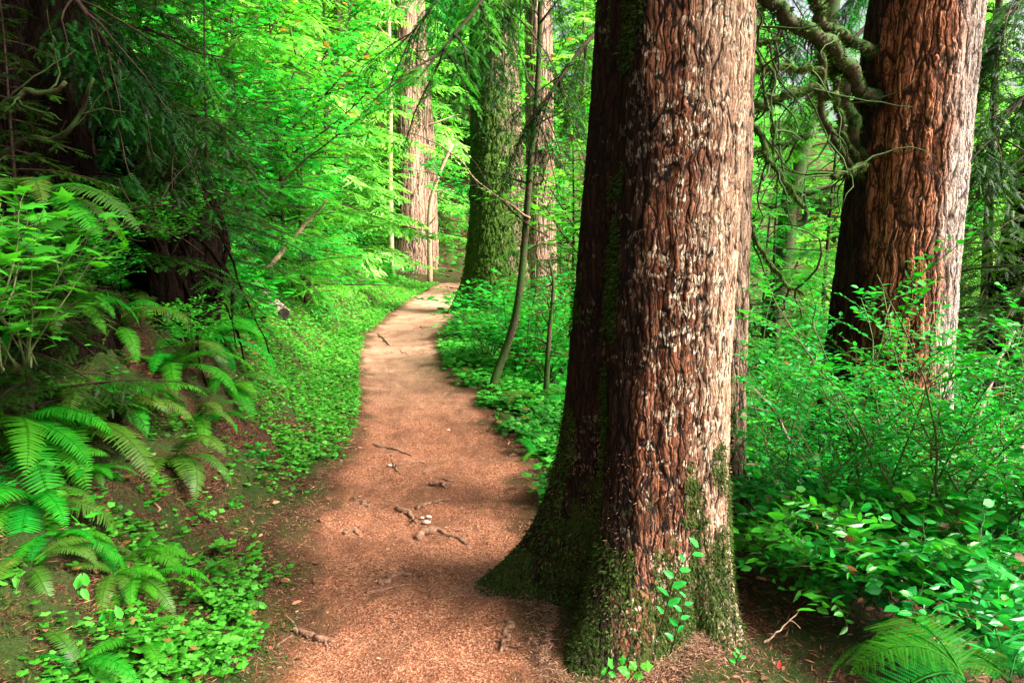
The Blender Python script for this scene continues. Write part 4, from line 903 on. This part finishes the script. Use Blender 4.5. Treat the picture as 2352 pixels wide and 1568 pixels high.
# ------------------------------------------------------------------ conifers
hn = [conifer('hemlock_sapling', 3.4, .03, 70, 1.25, .05, T_comb, .105, .05, [M_twig, M_hem], 200+i, L0=.36, droop=.05, up0=.1) for i in range(2)]
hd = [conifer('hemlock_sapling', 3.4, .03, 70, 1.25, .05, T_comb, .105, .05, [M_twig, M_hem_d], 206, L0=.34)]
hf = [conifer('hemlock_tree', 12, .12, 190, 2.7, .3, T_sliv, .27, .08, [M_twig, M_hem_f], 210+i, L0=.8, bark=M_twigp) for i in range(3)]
HN = [((480, 560), 6.8, .8, 'feathery young hemlock over the dark root mass'), ((560, 520), 9.2, 1.0, 'feathery young hemlock left of the leaning stick'), ((390, 500), 7.2, 1.1, 'dense young hemlock at the upper left'),
      ((700, 560), 11.5, 1.0, 'feathery young hemlock above the leaning stick'), ((680, 600), 12, .9, 'layered young hemlock in the bright thicket'), ((745, 600), 20, 1.4, 'layered young hemlock next to the pale pair'),
      ((650, 560), 11, 1.4, 'tall young hemlock in the middle of the left thicket'), ((280, 420), 6.9, 1.2, 'shaded young hemlock behind the black trunk'), ((540, 500), 9.6, 1.5, 'tall feathery hemlock rising to the top of the picture'),
      ((800, 580), 25, 1.1, 'bright hemlock left of the pale pair'), ((850, 600), 25.5, .75, 'small bright hemlock close left of the pale pair'), ((785, 600), 21, .9, 'small hemlock on the slope above the clover verge'), ((700, 600), 16, 1.3, 'bright drooping hemlock behind the leaning stick'), ((150, 400), 5.2, 1.1, 'dark young hemlock behind the mossy limbs'), ((40, 400), 3.7, .62, 'dark young hemlock in front of the black trunk'), ((235, 400), 5.4, 1.1, 'dark young hemlock right of the black trunk'), ((880, 640), 23.5, .5, 'young hemlock at the foot of the pale pair'), ((1035, 620), 31, 1.8, 'dark bushy hemlock between the pale pair and the mossy trunk'),
      ((1075, 610), 36, 2.4, 'dark bushy hemlock beyond the trail end'), ((1800, 700), 8.0, 1.0, 'feathery hemlock low in the gap between the big trunks'), ((1900, 650), 9.5, 1.3, 'feathery hemlock behind the mossy branches'), ((2300, 700), 7.5, 1.3, 'dark hemlock behind the right edge trunk'), ((2360, 700), 6.0, 1.3, 'dark hemlock at the right edge'),
      ((1310, 760), 12, 1.2, 'young hemlock close behind the left side of the huge trunk')]
for i, (p, d, s, lb) in enumerate(HN):
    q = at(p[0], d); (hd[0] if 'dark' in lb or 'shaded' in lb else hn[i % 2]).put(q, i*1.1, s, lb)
rr = np.random.default_rng(5); pts = []; tries = 0
while len(pts) < 125 and tries < 6000:
    tries += 1
    y = 13+50*rr.uniform()**1.1; x = rr.uniform(-.85, .85)*y
    s_l_ = path_l(y)-x; s_r_ = x-path_r(y)
    if y < 34 and max(s_l_, s_r_) < 2.0: continue
    pxl = (512+F*x/y)/S
    if pxl > 1010 and pxl < 1090 and y < 32: continue
    if pxl > 1720 and pxl < 2000 and (y < 20 or rr.uniform() < .6): continue
    if x > path_r(y) and y < 30 and x < path_r(y)+7 and len(pts) % 3: continue
    if any((x-a)**2+(y-b_)**2 < 3.2 for a, b_ in pts): continue
    if y < 26 and 880 < pxl < 1260: continue
    pts.append((x, y))
for i, (x, y) in enumerate(pts):
    side = 'left of' if (512+F*x/y)/S < 1040 else 'right of'
    near_ = y < 28
    sc_ = (rr.uniform(.7, 1.25) if not (1700 < (512+F*x/y)/S < 2010) else .5)*(.55 if (x > path_r(y) and y < 40 and (x < path_r(y)+10 or y < 30)) else 1)
    lb = f"{'low young' if sc_ < .6 else 'middle-sized' if sc_ < .95 else 'tall'} {'bright' if near_ else 'distant pale'} hemlock in the {'outer ' if abs(x) > .5*y else 'inner '}forest {side} the trail's end"
    hf[i % 3].put((x, y, gzf(x, y)-.2), rr.uniform(0, 6.28), sc_, lb, f"{'near' if near_ else 'distant'} forest hemlocks {side} the trail's end")

# hanging boughs over the trail
def bough(label, pts, L0, mat, seed, rad=.02, step=.05, tw=.085, parent=None, kids=14, kl=.9):
    P = resample(pts, 16); b = P[0].copy(); P = P-b; r2 = np.random.default_rng(seed)
    t = thing('hanging_bough', tuple(b), label, 'branch'); gs = Geo(); gs.tube(P, np.linspace(rad, .004, 16), 6)
    g = Geo(); spray(g, P, L0, T_comb, r2, step, tw, mi=0, hang=.8)
    for i in range(kids):
        p, d = along(P, np.array([r2.uniform(.15, .9)])); B = curve(p[0], d[0]*.8+r2.normal(0, .6, 3)+[0, 0, -.35], kl*r2.uniform(.5, 1.1), 7, .08, .10, r2)
        gs.tube(B, np.linspace(rad*.35, .002, 8), 4); spray(g, B, L0*.7, T_comb, r2, step, tw, mi=0, hang=1.0)
    gs.build('branch', M_twig, t, True); g.build('needles', mat, t)
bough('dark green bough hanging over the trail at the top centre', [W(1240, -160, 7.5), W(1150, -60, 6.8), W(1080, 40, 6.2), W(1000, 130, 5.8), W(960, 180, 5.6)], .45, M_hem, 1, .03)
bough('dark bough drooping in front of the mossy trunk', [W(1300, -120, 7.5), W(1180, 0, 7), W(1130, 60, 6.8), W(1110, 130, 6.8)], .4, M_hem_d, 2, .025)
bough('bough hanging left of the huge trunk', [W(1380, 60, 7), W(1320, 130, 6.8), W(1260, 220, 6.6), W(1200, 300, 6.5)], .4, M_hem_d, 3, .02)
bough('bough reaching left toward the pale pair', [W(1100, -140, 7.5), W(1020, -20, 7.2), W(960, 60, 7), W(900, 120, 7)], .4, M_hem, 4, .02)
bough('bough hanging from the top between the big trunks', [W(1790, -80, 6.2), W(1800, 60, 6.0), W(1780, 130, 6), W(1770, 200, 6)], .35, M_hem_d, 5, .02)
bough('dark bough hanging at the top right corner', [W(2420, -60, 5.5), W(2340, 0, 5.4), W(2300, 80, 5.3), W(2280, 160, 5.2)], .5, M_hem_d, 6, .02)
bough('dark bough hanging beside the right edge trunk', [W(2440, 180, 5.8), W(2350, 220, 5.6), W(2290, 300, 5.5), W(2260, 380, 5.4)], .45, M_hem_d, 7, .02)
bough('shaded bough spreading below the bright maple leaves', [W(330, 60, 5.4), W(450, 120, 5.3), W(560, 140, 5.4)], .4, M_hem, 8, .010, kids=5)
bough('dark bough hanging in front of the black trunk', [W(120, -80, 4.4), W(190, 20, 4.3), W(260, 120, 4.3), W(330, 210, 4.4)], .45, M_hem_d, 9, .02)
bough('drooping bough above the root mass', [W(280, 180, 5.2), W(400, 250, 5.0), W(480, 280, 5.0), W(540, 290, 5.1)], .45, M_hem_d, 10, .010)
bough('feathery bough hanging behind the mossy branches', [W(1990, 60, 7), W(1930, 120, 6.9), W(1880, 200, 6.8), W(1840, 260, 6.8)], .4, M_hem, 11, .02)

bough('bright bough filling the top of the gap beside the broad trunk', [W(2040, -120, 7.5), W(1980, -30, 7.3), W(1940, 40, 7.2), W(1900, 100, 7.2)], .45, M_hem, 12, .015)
# bare arching branch crossing in front of the mossy trunk
limb('pale bare branch arching in front of the mossy trunk', [W(1218, 500, 7.4), W(1170, 470, 7.4), W(1100, 420, 7.5), W(1040, 350, 7.6), W(960, 310, 7.7), W(920, 300, 7.8)], (.010, .004), M_twigp, name='bare_branch', seed=11, tw=7)
limb('bare branch bending down beside the mossy trunk', [W(1260, 545, 7.4), W(1200, 505, 7.4), W(1130, 440, 7.5), W(1095, 380, 7.5), W(1060, 340, 7.6)], (.009, .004), M_twig, name='bare_branch', seed=12, tw=5)
# fallen bare branches right
for i, (lb, pts, rd) in enumerate((('thick bare branch slanting up to the right edge', [(2160, 1230, 3.4), (2190, 1150, 3.5), (2240, 1095, 3.6), (2310, 1050, 3.7), (2400, 1000, 3.8)], .022),
      ('slim bare branch above the thick slanting one', [(2140, 1200, 3.5), (2180, 1120, 3.6), (2230, 1070, 3.7), (2300, 1045, 3.8), (2380, 1030, 3.9)], .012),
      ('bare forked stem leaning left behind the small-leaved bush', [(1830, 1100, 4.3), (1815, 1010, 4.3), (1780, 940, 4.3), (1725, 890, 4.4), (1700, 870, 4.5)], .014),
      ('brown fallen branch crossing behind the slender trunk', [(1690, 1070, 4.8), (1740, 1085, 4.7), (1800, 1130, 4.6)], .028),
      ('curled brown branch beside the fern in the gap', [(1770, 1060, 5.1), (1800, 1040, 5.1), (1870, 1045, 5.1)], .022),
      ('upright grey stem in front of the broad trunk', [(2040, 1160, 3.8), (2040, 1050, 3.8), (2036, 1000, 3.8), (2015, 960, 3.8)], .010),
      ('straight bare shoot behind the glossy leaves at the right', [(2230, 1020, 4.0), (2240, 960, 4.0), (2290, 840, 4.1), (2330, 760, 4.2)], .014))):
    limb(lb, [W(*p) for p in pts], (rd, rd*.6), M_log if i != 3 else M_root, name='bare_branch', seed=20+i, tw=3, twl=.4)
limb('white broken twig lying in the dark hollow at lower right', [W(1755, 1475, 2.7), W(1830, 1410, 2.75), W(1835, 1400, 2.75)], (.004, .002), M_twigp, name='fallen_twig', seed=31, tw=1, twl=.1)
limb('reddish stick lying on the rusty slope', [hit(355, 1170)+Vector((0, 0, .02)), hit(370, 1195)+Vector((0, 0, .02)), hit(383, 1222)+Vector((0, 0, .01))], (.008, .006), M_root, name='fallen_twig', seed=32, tw=0)
limb('thin dark stick beside the small bright fern', [hit(430, 1335)+Vector((0, 0, .03)), hit(470, 1352)+Vector((0, 0, .03)), hit(500, 1370)+Vector((0, 0, .01))], (.005, .003), M_twig, name='fallen_twig', seed=33, tw=1, twl=.15)

# sprig on the foot of the huge trunk
def sprig(label, px, leaves, size, y, mat=M_salal, tm=T_leaf, seed=0, name='leafy_sprig'):
    r2 = np.random.default_rng(seed); P = resample([W(a, b_, y+dy) for a, b_, dy in px], 12); b = P[0].copy(); P -= b
    t = thing(name, tuple(b), label, 'plant'); g = Geo(); g.tube(P, np.linspace(.003, .001, 12), 4); g.build('stem', M_twig, t, True)
    tt = np.linspace(.25, 1, leaves); q, d = along(P, tt); sg = np.where(np.arange(leaves) % 2, 1, -1)[:, None]
    D_ = np.cross(d, np.array([0, -1, .3]))*sg+d*.5+r2.normal(0, .2, d.shape); g = Geo()
    g.inst(tm, frames(D_, r2.normal(0, .3, d.shape)+[.2, -.6, .8], size*r2.uniform(.7, 1.15, leaves)), q, r2.uniform(.5, 1, leaves)); g.build('leaf', mat, t)
sprig('leafy sprig climbing the lower right of the huge trunk', [(1510, 1460, -.0), (1535, 1380, -.02), (1550, 1310, -.02), (1605, 1255, -.02)], 9, .05, 2.50, M_broad, seed=1)
sprig('leafy sprig low against the huge trunk', [(1540, 1500, 0), (1560, 1430, 0), (1575, 1370, 0)], 7, .04, 2.42, M_salal, seed=2)
sprig('three small leaves at the bottom edge below the huge trunk', [(1380, 1560, 0), (1395, 1540, 0), (1430, 1525, 0)], 5, .035, 2.25, M_broad, T_lobed, seed=3)
sprig('small clover at the bottom edge by the mossy root', [(1440, 1565, 0), (1455, 1545, 0), (1470, 1528, 0)], 4, .035, 2.28, M_broad, T_lobed, seed=4)
sprig('small sprout on the litter right of the huge trunk', [(1690, 1525, 0), (1692, 1512, 0), (1700, 1500, 0)], 5, .03, 2.45, M_broad, seed=5)
sprig('sprig with one pointed leaf at the left slope', [(95, 1430, 0), (110, 1400, 0), (150, 1360, 0), (200, 1345, 0)], 9, .055, 2.7, M_broad, seed=6)
sprig('low leafy sprig beside the small bright fern', [(210, 1480, 0), (230, 1440, 0), (280, 1420, 0)], 7, .05, 2.6, M_broad, seed=7)
# small red leaf
p = W(1790, 1535, 2.5); g = Geo(); g.inst(T_leaf, frames(np.array([[0, .2, 1.]]), np.array([[0, -1, .3]]), [.03]), np.zeros((1, 3)), np.array([.5])); o = g.build('red_leaf', M_red); o.location = p; tag(o, 'single small red leaf on the litter at the bottom right', 'leaf')
